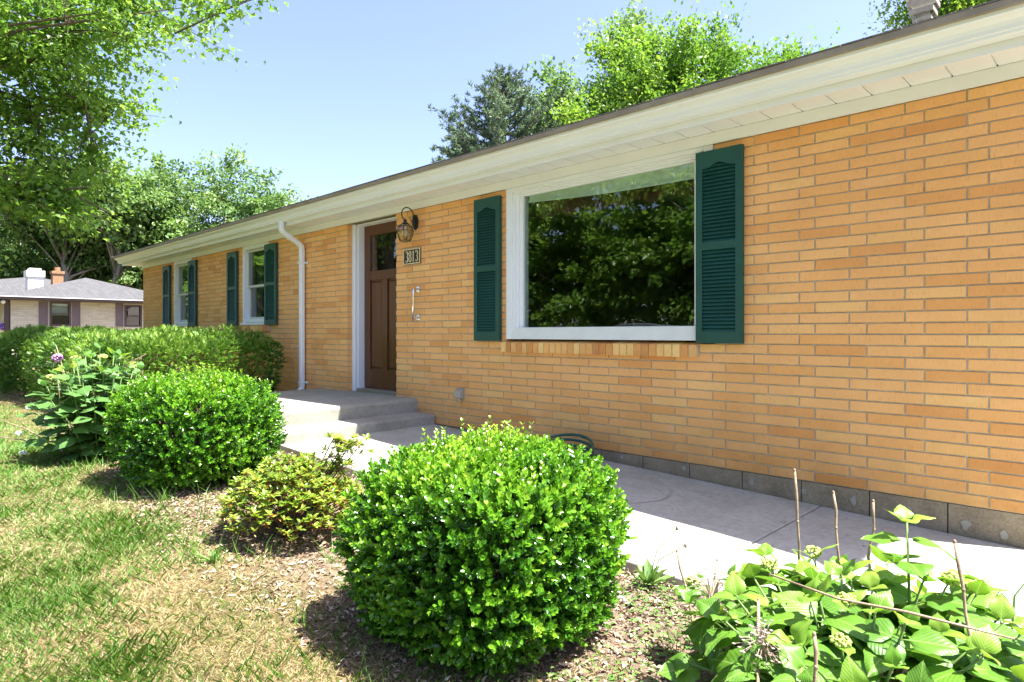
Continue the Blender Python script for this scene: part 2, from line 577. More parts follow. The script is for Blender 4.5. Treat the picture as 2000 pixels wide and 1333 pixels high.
def ground_mat():
    t = NT("lawn_ground")
    p = t.pos()
    n1 = t.noise(1.4, 5); n2 = t.noise(16, 6, .7); n3 = t.noise(90, 4)
    dirt = t.ramp(n2, [(.25, (.10, .074, .053)), (.55, (.21, .163, .120)), (.8, (.33, .27, .205))])
    green = t.ramp(n2, [(.3, (.055, .065, .022)), (.7, (.14, .14, .05))])
    straw = t.ramp(n2, [(.3, (.12, .088, .046)), (.7, (.25, .19, .105))])
    lawn = t.mix(t.ramp(n1, [(.42, (0, 0, 0)), (.60, (1, 1, 1))]), straw, green)
    sp = t.n("SeparateXYZ", {0: p})
    edge = t.math('ADD', sp.outputs[1], t.math('MULTIPLY', t.math('SUBTRACT', n1, .5), .9))
    bed = t.math('MULTIPLY', t.math('ADD', edge, 3.12), 3.0, True)                    # planting bed along the walk
    near = t.math('MULTIPLY', t.math('ADD', sp.outputs[0], 8.3), 2.0, True)
    c = t.mix(t.math('MULTIPLY', bed, near), lawn, dirt)
    n4 = t.noise(1.0, 5, .75, t.mapped((420, 150, 150))); n5 = t.noise(1.0, 5, .75, t.mapped((130, 400, 150)))      # matted dead blades
    fine = t.math('MINIMUM', n4, n5)
    c = t.mix(1.0, c, t.ramp(fine, [(.28, (.25, .22, .18)), (.44, (.95, .93, .9)), (.60, (1.75, 1.7, 1.6))]), 'MULTIPLY')
    h = t.math('ADD', t.math('ADD', n2, t.math('MULTIPLY', n3, .5)), t.math('MULTIPLY', fine, .8))
    return t.done(t.pbr(c, .95, t.bump(h, .8, .02), 0, .15))


M['ground'] = ground_mat()
M['asphalt'] = simple("asphalt", (.05, .05, .052), .9, .2, 30, 0, .4, 200)


# ------------------------------------------------------------------ terrain
def gz(x, y):
    x = np.asarray(x, float); y = np.asarray(y, float)
    xx = np.clip(x, -5.6, 2.0)
    z = -.037 * (xx + 5.3) - .035
    return z - .018 * np.clip(-1.75 - y, 0, 6) + .0


def walk_z(x):
    return -.037 * (x + 5.3)


g_noise = Noise3(3, 2.2)


def build_ground():
    xs = np.concatenate([np.linspace(-320, -26, 22), np.linspace(-25, 3, 100), np.linspace(4, 120, 14)])
    ys = np.concatenate([np.linspace(-160, -10, 24), np.linspace(-9.5, .5, 60), np.linspace(1.5, 320, 26)])
    X, Y = np.meshgrid(xs, ys, indexing='ij')
    P = np.stack([X, Y, np.zeros_like(X)], -1).reshape(-1, 3)
    P[:, 2] = gz(P[:, 0], P[:, 1])
    lawnm = (P[:, 1] < -1.9) & (P[:, 1] > -9) & (P[:, 0] < 3)
    P[:, 2] += np.where(lawnm, g_noise(P) * .012, 0)
    under = (P[:, 1] > -1.70) & (P[:, 1] < 9) & (P[:, 0] > -15.3) & (P[:, 0] < .5)
    P[:, 2] -= np.where((P[:, 1] > -1.72) & (P[:, 0] > -8), .045, 0)
    ni, nj = X.shape
    idx = np.arange(ni * nj).reshape(ni, nj)
    F = np.stack([idx[:-1, :-1], idx[1:, :-1], idx[1:, 1:], idx[:-1, 1:]], -1).reshape(-1, 4)
    o = link("ground", np_mesh("ground", P, F, M['ground'], None, True))
    tag(o, kind='structure')


build_ground()

# street across the front lawn (seen in the picture window's reflection)
mb = MB(); mb.box(-80, 60, -21.5, -14.5, -.30, -.165)
tag(mb.build("road", M['asphalt']), kind='structure')

# walk: slabs with open joints
walk = root("path", (-2.5, -.9, -.1), None, None); walk['kind'] = 'structure'
for x0, x1 in ((-5.62, -3.40), (-3.40, -1.46), (-1.46, .48), (.48, 2.4)):
    a = x0 + .005; b = x1 - .005
    mb = MB()
    mb.hexa([(a, -1.75, walk_z(a) - .12), (b, -1.75, walk_z(b) - .12), (b, -.012, walk_z(b) - .12), (a, -.012, walk_z(a) - .12),
             (a, -1.75, walk_z(a)), (b, -1.75, walk_z(b)), (b, -.012, walk_z(b)), (a, -.012, walk_z(a))])
    mb.build("slab", M['walk'], walk, bevel=.006)

# front steps: a landing and one lower step, descending to the right
steps = root("front_steps", (-6.6, -.9, 0), "pale concrete landing with a lower step leading up to the brown front door", "steps")
mb = MB()
mb.hexa([(-7.79, -1.72, -.2), (-5.70, -1.72, -.2), (-5.68, .06, -.2), (-7.79, .06, -.2), (-7.79, -1.72, .225), (-5.70, -1.72, .235), (-5.68, .06, .252), (-7.79, .06, .245)])
mb.build("landing", M['step'], steps, bevel=.028)
mb = MB()
mb.hexa([(-5.76, -1.72, -.2), (-5.33, -1.72, -.2), (-5.36, -.004, -.2), (-5.76, -.004, -.2), (-5.76, -1.72, .098), (-5.33, -1.72, .096), (-5.36, -.004, .108), (-5.76, -.004, .110)])
mb.build("step", M['step'], steps, bevel=.022)

# ------------------------------------------------------------------ the brick house
house = root("brick_house", (-7.7, 3.5, 0), "long low tan brick house with dark green shutters and white eaves", "house")
XL, XR, YB = -15.10, -.36, 8.0
CH = .0687                       # one course
NC = 34
ZT = NC * CH                     # top of the brick
PER = .305
# openings (x0, x1, z0, z1)
PW = (-4.305, -2.20, 13 * CH, ZT + .02)
W1 = (-10.17, -9.26, 16 * CH, ZT + .02)
W2 = (-13.24, -12.34, 16 * CH, ZT + .02)
DO = (-7.11, -6.08, .20, ZT + .02)
HOLES = [PW, W1, W2, DO]


def solid_wall(holes, x0, x1, z0, z1, y0, y1, mb):
    xs = sorted({x0, x1, *[h[0] for h in holes], *[h[1] for h in holes]})
    for a, b in zip(xs[:-1], xs[1:]):
        m = (a + b) / 2
        cuts = sorted([(h[2], h[3]) for h in holes if h[0] < m < h[1]])
        z = z0
        for c0, c1 in cuts:
            if c0 > z: mb.box(a, b, y0, y1, z, min(c0, z1))
            z = max(z, c1)
        if z < z1: mb.box(a, b, y0, y1, z, z1)


mb = MB()
solid_wall([(h[0] - .006, h[1] + .006, h[2] - .006, h[3]) for h in HOLES], XL + .008, XR - .008, 0, ZT + .09, .0075, .20, mb)
mb.build("wall", M['mortar'], house)
# the other three walls, floor and ceiling
mb = MB()
mb.box(XL + .004, XL + .2, .203, YB, -.3, ZT + .09)
mb.box(XR - .2, XR - .004, .203, YB, -.3, ZT + .09)
mb.box(XL + .203, XR - .203, YB - .2, YB, -.3, ZT + .09)
mb.build("side_wall", M['mortar'], house)
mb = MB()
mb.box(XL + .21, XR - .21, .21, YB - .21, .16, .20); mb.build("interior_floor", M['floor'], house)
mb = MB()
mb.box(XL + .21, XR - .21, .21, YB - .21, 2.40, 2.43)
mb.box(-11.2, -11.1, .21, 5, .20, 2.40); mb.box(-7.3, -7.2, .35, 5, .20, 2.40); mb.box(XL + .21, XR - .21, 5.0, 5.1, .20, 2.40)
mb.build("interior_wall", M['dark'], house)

# bricks: those that show largest singly, the others joined
bricks = []
for r in range(NC):
    z0 = r * CH + .0048; z1 = (r + 1) * CH - .0048
    zm = (z0 + z1) / 2
    free = [(XL, XR)]
    for h in HOLES + [(-4.345, -2.315, 12 * CH, 13 * CH)]:
        if h[2] - .02 < zm < h[3]:
            nf = []
            for a, b in free:
                if h[1] <= a or h[0] >= b: nf.append((a, b)); continue
                if h[0] > a: nf.append((a, h[0]))
                if h[1] < b: nf.append((h[1], b))
            free = nf
    off = (0.0 if r % 2 else PER * .325) + XR - 60 * PER - .02
    for a, b in free:
        k = math.floor((a - off) / PER)
        x = off + k * PER
        while x < b - 1e-6:
            s = max(x, a); e = min(x + PER, b)
            s2 = s + (.005 if s == x else 0); e2 = e - (.005 if e == x + PER else 0)
            if e2 - s2 > .012:
                edge = (s == a and a > XL + .01) or (e == b and b < XR - .01) or s == a or e == b
                bricks.append((s2, e2, z0, z1, .075 if edge else .03))
            x += PER


def proj(x, y, z):
    d = np.array([x, y, z]) - CAM
    c, s = -.696, .718
    t = d[0] * -.696 + d[1] * .718; l = d[0] * .718 + d[1] * .696
    return 1000 + 1260 * l / t, 652 - 1260 * d[2] / t, t


def seen_area(b):
    x, y, t = proj((b[0] + b[1]) / 2, 0, (b[2] + b[3]) / 2)
    if not (-20 < x < 2030 and -20 < y < 1350): return 0
    if -4.72 < (b[0] + b[1]) / 2 < -4.36 and .9 < b[2] < 2.28: return 0
    if -2.32 < (b[0] + b[1]) / 2 < -1.97 and .9 < b[2] < 2.26: return 0
    return (b[1] - b[0]) / t ** 3


bricks.sort(key=seen_area, reverse=True)
shared = {}
for b in bricks[:300]:
    w = round(b[1] - b[0], 3); key = (w, b[4], random.randrange(5))
    if key not in shared:
        m1 = MB(); m1.brick(0, b[1] - b[0], 0, b[3] - b[2], 0, b[4], .5, .0022, .0011)
        shared[key] = m1.mesh("brick", M['brick'])
    link("brick", shared[key], house, Matrix.Translation((b[0], random.uniform(-.0012, .0012), b[2])))
mb = MB()
for b in bricks[300:]:
    mb.brick(b[0], b[1], b[2], b[3], random.uniform(-.0012, .0012), b[4], random.random(), .0022, .0008)
tag(mb.build("brickwork", M['brickwork'], house), kind='stuff')

# brick sills (rowlock course, sloping)
def sill(x0, x1, ztop, n, h=.09, single=True):
    w = (x1 - x0) / n
    m1 = MB()
    g = .004
    m1.hexa([(g, -.040, -h), (w - g, -.040, -h), (w - g, .06, -h + .006), (g, .06, -h + .006), (g, -.042, 0), (w - g, -.042, 0), (w - g, .075, .022), (g, .075, .022)])
    me = m1.mesh("sill_brick", M['sill_brick'])
    me2 = MB(); me2.hexa([(x0 + .003, -.034, ztop - h + .004), (x1 - .003, -.034, ztop - h + .004), (x1 - .003, .07, ztop - h + .008), (x0 + .003, .07, ztop - h + .008),
                           (x0 + .003, -.036, ztop - .006), (x1 - .003, -.036, ztop - .006), (x1 - .003, .07, ztop + .014), (x0 + .003, .07, ztop + .014)])
    me2.build("sill_mortar", M['mortar'], house)
    for i in range(n):
        o = link("sill_brick", me, house, Matrix.Translation((x0 + i * w, random.uniform(-.002, .002), ztop + random.uniform(-.001, .001))))


sill(-4.345, -2.315, 13 * CH - .012, 30)
sill(-10.23, -9.20, 16 * CH - .012, 15)
sill(-13.30, -12.28, 16 * CH - .012, 15)

# foundation blocks, with daubs of patching
for i in range(38):
    x1 = XR - .012 - .0 - i * .405; x0 = x1 - .405
    if x1 < XL: break
    mb = MB(); mb.box(max(x0, XL) + .004, x1 - .003, .006, .19, -.45, -.004)
    mb.build("foundation_block", M['foundation'], house)
for (x, dz, s) in ((-.52, .030, .022), (-.69, .045, .026), (-.97, .05, .024), (-1.27, .05, .024), (-1.57, .05, .02), (-1.92, .04, .022), (-2.44, .04, .018), (-3.0, .03, .016)):
    mb = MB(); z = walk_z(x) + dz + .02
    pts = [(x + s * math.cos(a) * random.uniform(.5, 1.1), z + s * 1.3 * math.sin(a) * random.uniform(.6, 1.15)) for a in np.linspace(0, 5.6, 9)]
    mb.prism_y(pts, -.0005, .008); mb.build("plaster_patch", M['patch'], house)

# frieze, soffit, fascia, gutter
EX0, EX1 = -15.50, 0.0
mb = MB(); mb.box(XL - .02, XR + .02, -.022, -.0025, ZT - .001, 2.415)
mb.build("frieze_board", M['trim'], house)
mb = MB(); mb.box(EX0, EX1, -.275, -.023, 2.4245, 2.445)
mb.box(EX0 + .02, XL - .022, -.02, YB + .02, 2.415, 2.445); mb.box(XR + .022, EX1 - .02, -.02, YB + .02, 2.415, 2.445)
mb.build("soffit_backing", M['trim'], house)
PW_S = .205
m1 = MB(); m1.box(.0045, PW_S - .0045, -.272, -.026, 2.4150, 2.4240)
m1.box(.020, .026, -.272, -.026, 2.4135, 2.4149)
pan = m1.mesh("soffit_panel", M['trim'])
for i in range(75):
    link("soffit_panel", pan, house, Matrix.Translation((-.548 + .41 + .005 - (i + 1) * PW_S + (0), 0, 0)))
mb = MB(); mb.box(-.138, EX1, -.272, -.026, 2.4150, 2.4240); mb.build("soffit_panel", M['trim'], house)
mb = MB()
mb.prism_x([(-.272, 2.405), (-.272, 2.50), (-.290, 2.50), (-.290, 2.401), (-.262, 2.401), (-.262, 2.405)], EX0, EX1)
mb.build("fascia_board", M['trim'], house)
mb = MB()
gp = [(-.293, 2.552), (-.293, 2.448), (-.345, 2.448), (-.356, 2.455), (-.359, 2.468), (-.368, 2.473), (-.372, 2.492), (-.382, 2.510), (-.400, 2.521), (-.418, 2.527), (-.427, 2.536), (-.428, 2.558), (-.410, 2.559), (-.410, 2.549), (-.395, 2.545)]
mb.prism_x(gp, EX0 - .03, EX1 + .03)
gut = mb.build("gutter", M['gutter'], house)
for gx_ in (-2.62, -5.67, -8.72, -11.77):      # lapped joints of the gutter lengths
    mb = MB(); mb.prism_x([(y + (-.0016 if y < -.30 else 0), z - (.0016 if z < 2.45 else 0)) for y, z in gp], gx_, gx_ + .03); mb.build("gutter_joint", M['gutter'], gut)

# hip roof
PITCH = .335
ROOFX0, ROOFX1, RY0, RY1 = -15.54, .04, -.445, YB + .445
zb, zt = 2.566, 2.594
half = (RY1 - RY0) / 2; ym = (RY0 + RY1) / 2; zr = zt + half * PITCH
rx0, rx1 = ROOFX0 + half, ROOFX1 - half
mb = MB()
mb.add([(ROOFX0, RY0, zt), (ROOFX1, RY0, zt), (ROOFX1, RY1, zt), (ROOFX0, RY1, zt), (rx0, ym, zr), (rx1, ym, zr), (ROOFX0, RY0, zb + .004), (ROOFX1, RY0, zb + .004), (ROOFX1, RY1, zb + .004), (ROOFX0, RY1, zb + .004)],
       [(0, 1, 5, 4), (1, 2, 5), (2, 3, 4, 5), (3, 0, 4), (0, 6, 7, 1), (1, 7, 8, 2), (2, 8, 9, 3), (3, 9, 6, 0)])
roof = mb.build("roof", M['shingle'], house)
mb = MB()
mb.box(ROOFX0 - .006, ROOFX1 + .006, RY0 - .008, RY0 - .0005, zb - .012, zt - .004); mb.box(ROOFX0 - .006, ROOFX1 + .006, RY0, RY0 + .06, zb - .012, zb + .002)
mb.box(ROOFX0 - .006, ROOFX0 + .06, RY0 + .06, RY1, zb - .012, zb + .002)
mb.box(ROOFX1 - .06, ROOFX1 + .006, RY0 + .06, RY1, zb - .012, zb + .002)
mb.build("drip_edge", M['edge'], roof)
m1 = MB(); m1.hexa([(.002, RY0 - .012, zt - .002), (.302, RY0 - .012, zt - .002), (.302, RY0 + .15, zt + .050), (.002, RY0 + .15, zt + .050),
                    (.002, RY0 - .012, zt + .006), (.302, RY0 - .012, zt + .006), (.302, RY0 + .15, zt + .057), (.002, RY0 + .15, zt + .057)])
sh = m1.mesh("shingle", M['shingle'])
for i in range(51):
    link("shingle", sh, roof, Matrix.Translation((ROOFX0 + i * .305, random.uniform(-.004, .004), random.uniform(-.001, .001))))
mb = MB()   # hip and ridge caps
def capline(a, b):
    a = Vector(a); b = Vector(b); n = int((b - a).length / .25)
    d = (b - a).normalized(); s = d.cross(Vector((0, 0, 1))).normalized()
    for i in range(n):
        p = a + d * (i * .25); q = p + d * .27
        up = Vector((0, 0, .012 + .012)); lo = Vector((0, 0, -.035))
        vs = [p - s * .12 + lo, p + Vector((0, 0, .006)), p + s * .12 + lo, q - s * .12 + lo + up * .5, q + up * .6, q + s * .12 + lo + up * .5]
        mb.add(vs, [(0, 1, 4, 3), (1, 2, 5, 4)])
for c, e in (((ROOFX1, RY0, zt), (rx1, ym, zr)), ((ROOFX0, RY0, zt), (rx0, ym, zr)), ((rx0, ym, zr), (rx1, ym, zr))):
    capline(c, e)
tag(mb.build("ridge_shingle", M['shingle'], roof), kind='stuff')
# flue with a slatted square cap
vx, vy = -1.12, 1.10
zroof = zt + min(vy - RY0, ROOFX1 - vx) * PITCH
vent = root("roof_vent", (vx, vy, zroof), "small grey metal flue with a slatted square cap on the roof", "vent")
mb = MB(); mb.tube([(vx, vy, zroof - .05), (vx, vy, 3.30)], .042, 12); mb.build("pipe", M['aluminium'], vent, True)
mb = MB(); mb.tube([(vx, vy, zroof - .02), (vx, vy, zroof + .05)], [.10, .055], 12); mb.build("flashing", M['aluminium'], vent, True)
for (z, s, t_) in ((3.235, .060, .020), (3.285, .075, .035), (3.345, .088, .035)):
    mb = MB(); mb.box(vx - s, vx + s, vy - s, vy - s + .006, z, z + t_); mb.box(vx - s, vx + s, vy + s - .006, vy + s, z, z + t_)
    mb.box(vx - s, vx - s + .006, vy - s + .007, vy + s - .007, z, z + t_); mb.box(vx + s - .006, vx + s, vy - s + .007, vy + s - .007, z, z + t_)
    mb.build("louvre", M['grey_box'], vent)
mb = MB(); mb.box(vx - .095, vx + .095, vy - .095, vy + .095, 3.395, 3.412); mb.build("cap", M['aluminium'], vent)

# ---- picture window
def frame_rect(mb, x0, x1, z0, z1, w, y0, y1, wb=None):
    wb = w if wb is None else wb
    mb.box(x0, x0 + w, y0, y1, z0, z1); mb.box(x1 - w, x1, y0, y1, z0, z1)
    mb.box(x0 + w, x1 - w, y0, y1, z1 - w, z1); mb.box(x0 + w, x1 - w, y0, y1, z0, z0 + wb)


pw = MB()
x0, x1, z0, z1 = PW[0] + .004, PW[1] - .004, PW[2] + .020, ZT - .002
pw.box(x0, x0 + .07, -.012, .12, z0, z1); pw.box(x1 - .07, x1, -.012, .12, z0, z1); pw.box(x0 + .07, x1 - .07, -.012, .12, z1 - .035, z1)
fr = pw.build("picture_window", M['trim'], house, bevel=.003)
mb = MB()
for i, (w0, w1, yy) in enumerate(((.070, .095, .004), (.095, .130, .018), (.130, .170, .036))):
    mb.box(x0 + w0, x0 + w1, yy, .118, z0 + .06, z1 - .035 - i * .016); mb.box(x1 - w1, x1 - w0, yy, .118, z0 + .06, z1 - .035 - i * .016)
    mb.box(x0 + w1, x1 - w1, yy, .118, z1 - .035 - (i + 1) * .016, z1 - .035 - i * .016)
mb.build("moulding", M['trim'], fr, bevel=.003)
mb = MB(); mb.hexa([(x0 + .0705, -.014, z0), (x1 - .0705, -.014, z0), (x1 - .0705, .119, z0), (x0 + .0705, .119, z0), (x0 + .0705, .010, z0 + .108), (x1 - .0705, .010, z0 + .108), (x1 - .0705, .119, z0 + .112), (x0 + .0705, .119, z0 + .112)])
mb.build("sill_board", M['worn'], fr, bevel=.003)
mb = MB(); mb.box(x0 + .165, x1 - .165, .060, .066, 1.015, 2.262); mb.build("pane", M['pane'], fr)
# fabric roller blind with sagging hem, and a maroon swag behind it
bl = MB()
n = 24; xs = np.linspace(x0 + .20, x1 - .19, n + 1)
for i in range(n):
    a, b = xs[i], xs[i + 1]
    ha = 2.203 - .058 * (i / n) - .016 * math.sin(math.pi * i / n); hb = 2.203 - .058 * ((i + 1) / n) - .016 * math.sin(math.pi * (i + 1) / n)
    bl.add([(a, .088, ha - .008), (b, .088, hb - .008), (b, .100, 2.262), (a, .100, 2.262)], [(0, 1, 2, 3)])
    bl.add([(a, .082, ha - .012), (b, .082, hb - .012), (b, .082, hb + .006), (a, .082, ha + .006)], [(0, 1, 2, 3)])
bl.build("blind", M['valance'], fr, True)
bl = MB(); n = 60; xs = np.linspace(x0 + .17, x1 - .17, n + 1)
for i in range(n):
    a, b = xs[i], xs[i + 1]
    za = 2.09 - .05 * abs(math.sin(i * .32)) ; zb2 = 2.09 - .05 * abs(math.sin((i + 1) * .32))
    ya = .22 + .012 * math.sin(i * 1.3); yb = .22 + .012 * math.sin((i + 1) * 1.3)
    bl.add([(a, ya, za), (b, yb, zb2), (b, yb, 2.30), (a, ya, 2.30)], [(0, 1, 2, 3)])
bl.build("swag_curtain", M['maroon'], fr, True)

# ---- double hung windows
for (wx0, wx1, wz0, wz1) in (W1, W2):
    mb = MB()
    zz0, zz1 = wz0 + .012, ZT - .002
    a, b = wx0 + .004, wx1 - .004
    mb.box(a, a + .055, -.006, .12, zz0, zz1); mb.box(b - .055, b, -.006, .12, zz0, zz1); mb.box(a + .055, b - .055, -.006, .12, zz1 - .06, zz1)
    mb.box(a + .055, b - .055, .012, .12, zz0 + .025, zz0 + .075)
    wf = mb.build("sash_window", M['trim'], house, bevel=.003)
    mb = MB(); mb.hexa([(a - .02, -.034, zz0 - .012), (b + .02, -.034, zz0 - .012), (b + .02, -.007, zz0 - .012), (a - .02, -.007, zz0 - .012), (a - .02, -.034, zz0 + .012), (b + .02, -.034, zz0 + .012), (b + .02, -.007, zz0 + .022), (a - .02, -.007, zz0 + .022)])
    mb.build("window_sill", M['trim'], wf)
    zm = 1.70
    mb = MB(); frame_rect(mb, a + .057, b - .057, zm - .012, zz1 - .062, .032, .050, .078); mb.build("upper_sash", M['aluminium'], wf)
    mb = MB(); frame_rect(mb, a + .057, b - .057, zz0 + .077, zm + .016, .034, .080, .108); mb.build("lower_sash", M['aluminium'], wf)
    mb = MB(); mb.box(a + .087, b - .087, .062, .067, zm + .018, zz1 - .092); mb.build("pane", M['pane'], wf)
    mb = MB(); mb.box(a + .089, b - .089, .092, .097, zz0 + .110, zm - .014); mb.build("pane", M['pane'], wf)
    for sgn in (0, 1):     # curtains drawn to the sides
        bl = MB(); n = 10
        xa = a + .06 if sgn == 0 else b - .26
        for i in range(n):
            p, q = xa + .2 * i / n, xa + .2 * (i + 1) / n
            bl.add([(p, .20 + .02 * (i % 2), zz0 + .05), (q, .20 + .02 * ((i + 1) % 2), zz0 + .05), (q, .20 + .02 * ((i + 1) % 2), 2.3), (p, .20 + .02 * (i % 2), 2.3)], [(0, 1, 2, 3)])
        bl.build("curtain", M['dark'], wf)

# ---- shutters with arched heads and louvres
slat_cache = {}
def shutter(x0, x1, z0, z1):
    w, h = x1 - x0, z1 - z0
    st, d0, d1 = .050, -.046, -.012
    mb = MB()
    zA0, zA1 = h * (1 - .075), h * (1 - .475)
    zB0, zB1 = h * (1 - .515), h * .06
    mb.box(0, st, d0, d1, 0, h); mb.box(w - st, w, d0, d1, 0, h)
    mb.box(st, w - st, d0, d1, 0, zB1); mb.box(st, w - st, d0, d1, zB0, zA1)
    # head rail with a shallow arch cut in its lower edge
    n = 14; pts = []
    for i in range(n + 1):
        u = i / n; e = .5 - .5 * math.cos(2 * math.pi * min(max((u - .08) / .84, 0), 1))
        pts.append((st + (w - 2 * st) * u, zA0 - .022 + .034 * e))
    for (p, q) in zip(pts[:-1], pts[1:]):
        mb.add([(p[0], d0, p[1]), (q[0], d0, q[1]), (q[0], d0, h), (p[0], d0, h), (p[0], d1, p[1]), (q[0], d1, q[1]), (q[0], d1, h), (p[0], d1, h)],
               [(0, 1, 2, 3), (7, 6, 5, 4), (0, 4, 5, 1), (3, 2, 6, 7)])
    mb.box(st, w - st, d1 - .006, d1 + .010, .01, h - .01)
    so = mb.build("shutter", M['shutter'], house, mtx=Matrix.Translation((x0, 0, z0)))
    key = round(w, 3)
    if key not in slat_cache:
        m1 = MB(); iw = w - 2 * st
        m1.hexa([(0, -.036, -.013), (iw, -.036, -.013), (iw, -.031, -.013), (0, -.031, -.013), (0, -.024, .013), (iw, -.024, .013), (iw, -.019, .013), (0, -.019, .013)])
        m1 = MB()
        m1.hexa([(0, -.043, -.012), (iw, -.043, -.012), (iw, -.037, -.014), (0, -.037, -.014), (0, -.025, .014), (iw, -.025, .014), (iw, -.019, .012), (0, -.019, .012)])
        slat_cache[key] = m1.mesh("slat", M['shutter'])
    for za, zb_ in ((zA1, zA0 + .012), (zB1, zB0)):
        n = int(round((zb_ - za) / .0268))
        for i in range(n):
            link("slat", slat_cache[key], so, Matrix.Translation((st, 0, za + (i + .5) * (zb_ - za) / n)))
    return so


for args in ((-2.32, -1.968, .895, 2.283), (-4.718, -4.362, .895, 2.283), (-10.685, -10.315, 1.095, 2.283), (-9.325, -8.955, 1.095, 2.283), (-13.755, -13.385, 1.095, 2.283), (-12.415, -12.045, 1.095, 2.283)):
    shutter(*args)

# ---- front door
mb = MB()
x0, x1 = DO[0], DO[1]
zt_d = ZT - .002
for a, b, y in ((.002, .030, .068), (.030, .055, .080), (.055, .072, .12)):
    mb.box(x0 + a, x0 + b, y, .23, .246, zt_d); mb.box(x1 - b, x1 - a, y, .23, .246, zt_d)
mb.box(x0 + .072, x1 - .072, .10, .23, 2.318, zt_d)
mb.build("door_frame", M['trim'], house)
dx0, dx1, dz0, dz1, dy = x0 + .075, x1 - .075, .285, 2.316, .200
mb = MB()
w = dx1 - dx0; S = .125
mb.box(dx0, dx0 + S, dy, dy + .045, dz0, dz1); mb.box(dx1 - S, dx1, dy, dy + .045, dz0, dz1)
for a, b in ((dz0, .52), (1.63, 1.745), (2.19, dz1)):
    mb.box(dx0 + S, dx1 - S, dy, dy + .045, a, b)
mid = (dx0 + dx1) / 2
mb.box(mid - .055, mid + .055, dy, dy + .045, .52, 1.63)
mb.box(dx0 + S, dx1 - S, dy + .024, dy + .036, .50, 1.65)
dr = mb.build("door", M['door'], house, bevel=.004)
for a, b in ((dx0 + S, mid - .055), (mid + .055, dx1 - S)):
    mb = MB(); mb.hexa([(a + .03, dy + .012, .555), (b - .03, dy + .012, .555), (b - .01, dy + .026, .535), (a + .01, dy + .026, .535),
                        (a + .03, dy + .012, 1.595), (b - .03, dy + .012, 1.595), (b - .01, dy + .026, 1.615), (a + .01, dy + .026, 1.615)])
    mb.build("door_panel", M['door'], dr)
mb = MB(); mb.box(dx0 + S + .001, dx1 - S - .001, dy + .018, dy + .024, 1.746, 2.189); mb.build("pane", M['pane'], dr)
mb = MB(); mb.tube([(dx1 - .065, dy - .002, 1.22), (dx1 - .065, dy - .045, 1.22)], .012, 10); mb.ball((dx1 - .065, dy - .055, 1.22), .028); mb.build("handle", M['black'], dr, True)
mb = MB(); mb.box(x0 + .004, x1 - .004, .10, .26, .236, .280); mb.build("threshold", M['edge'], house)

# ---- downspout: outlet, offset elbows, leader, foot
def rect_tube(mb, pts, w, d):
    """rectangular pipe in the plane x = const: pts (y,z)"""
    P = [Vector((0, y, z)) for y, z in pts]
    vs = []
    for i, p in enumerate(P):
        a = P[max(i - 1, 0)]; b = P[min(i + 1, len(P) - 1)]
        t = (b - a).normalized(); nn = Vector((0, -t.z, t.y))
        c = .010
        for sx, sn in ((-w / 2 + c, -1), (w / 2 - c, -1), (w / 2, -.6), (w / 2, .6), (w / 2 - c, 1), (-w / 2 + c, 1), (-w / 2, .6), (-w / 2, -.6)):
            q = p + nn * sn * d / 2; vs.append((sx, q.y, q.z))
    n = 8; fs = []
    for i in range(len(P) - 1):
        for k in range(n):
            fs.append((i * n + k, i * n + (k + 1) % n, (i + 1) * n + (k + 1) % n, (i + 1) * n + k))
    fs.append(tuple(range(n))); fs.append(tuple((len(P) - 1) * n + k for k in range(n))[::-1])
    mb.add(vs, fs)


DX = -8.17
mb = MB()
rect_tube(mb, [(-.345, 2.455), (-.345, 2.36), (-.338, 2.335), (-.315, 2.31), (-.11, 2.19), (-.075, 2.165), (-.055, 2.13), (-.052, 2.08), (-.052, .26), (-.055, .225), (-.075, .19), (-.11, .165), (-.30, .10)], .072, .060)
dsp = mb.build("downspout", M['gutter'], house, mtx=Matrix.Translation((DX, 0, 0)))
for z in (1.93, .30):
    mb = MB(); mb.box(-.041, .041, -.087, -.083, z - .012, z + .012); mb.box(-.041, -.037, -.083, -.004, z - .012, z + .012); mb.box(.037, .041, -.083, -.004, z - .012, z + .012); mb.box(.041, .085, -.010, -.004, z - .012, z + .012)
    mb.build("strap", M['gutter'], dsp)
for pts in ([(-.245, 2.265), (-.225, 2.253)], [(-.052, .275), (-.052, .255)], [(-.052, 2.09), (-.052, 2.075)]):
    mb = MB(); rect_tube(mb, pts, .078, .066); mb.build("collar", M['gutter'], dsp)

# ------------------------------------------------------------------ things fixed to the house front
# wall lantern
lx, ly, lz = -5.705, -.150, 2.060
lan = root("wall_lantern", (lx, 0, 2.2), "black wall lantern with faceted clear glass and a curled arm beside the door", "lamp")
mb = MB(); mb.prism_y([(lx + .045 * math.cos(a) * (1 if abs(math.sin(a)) < .8 else .75), 2.19 + .085 * math.sin(a)) for a in [k * math.pi / 6 for k in range(12)]], -.024, 0)
mb.prism_y([(lx + .03 * math.cos(a), 2.19 + .065 * math.sin(a)) for a in [k * math.pi / 6 for k in range(12)]], -.036, -.024)
mb.build("backplate", M['black'], lan, bevel=.003)
mb = MB()
pts = [(lx, -.03, 2.215)]
for k in range(0, 19):
    a = R(-25 + k * 13.5)
    pts.append((lx, -.118 + .078 * math.cos(a), 2.262 + .075 * math.sin(a)))
pts.append((lx, ly - .012, 2.205)); pts.append((lx, ly, 2.185))
mb.tube(pts, .0065, 8); mb.tube([(lx, -.03, 2.18), (lx, -.07, 2.20), (lx, -.10, 2.235)], [.006, .006, .003], 6)
mb.build("scroll_arm", M['black'], lan, True)
mb = MB()
mb.lathe((lx, ly, lz), [(.006, .150), (.016, .140), (.024, .128), (.012, .118), (.028, .110), (.034, .100), (.040, .092), (.012, .090)], 10)
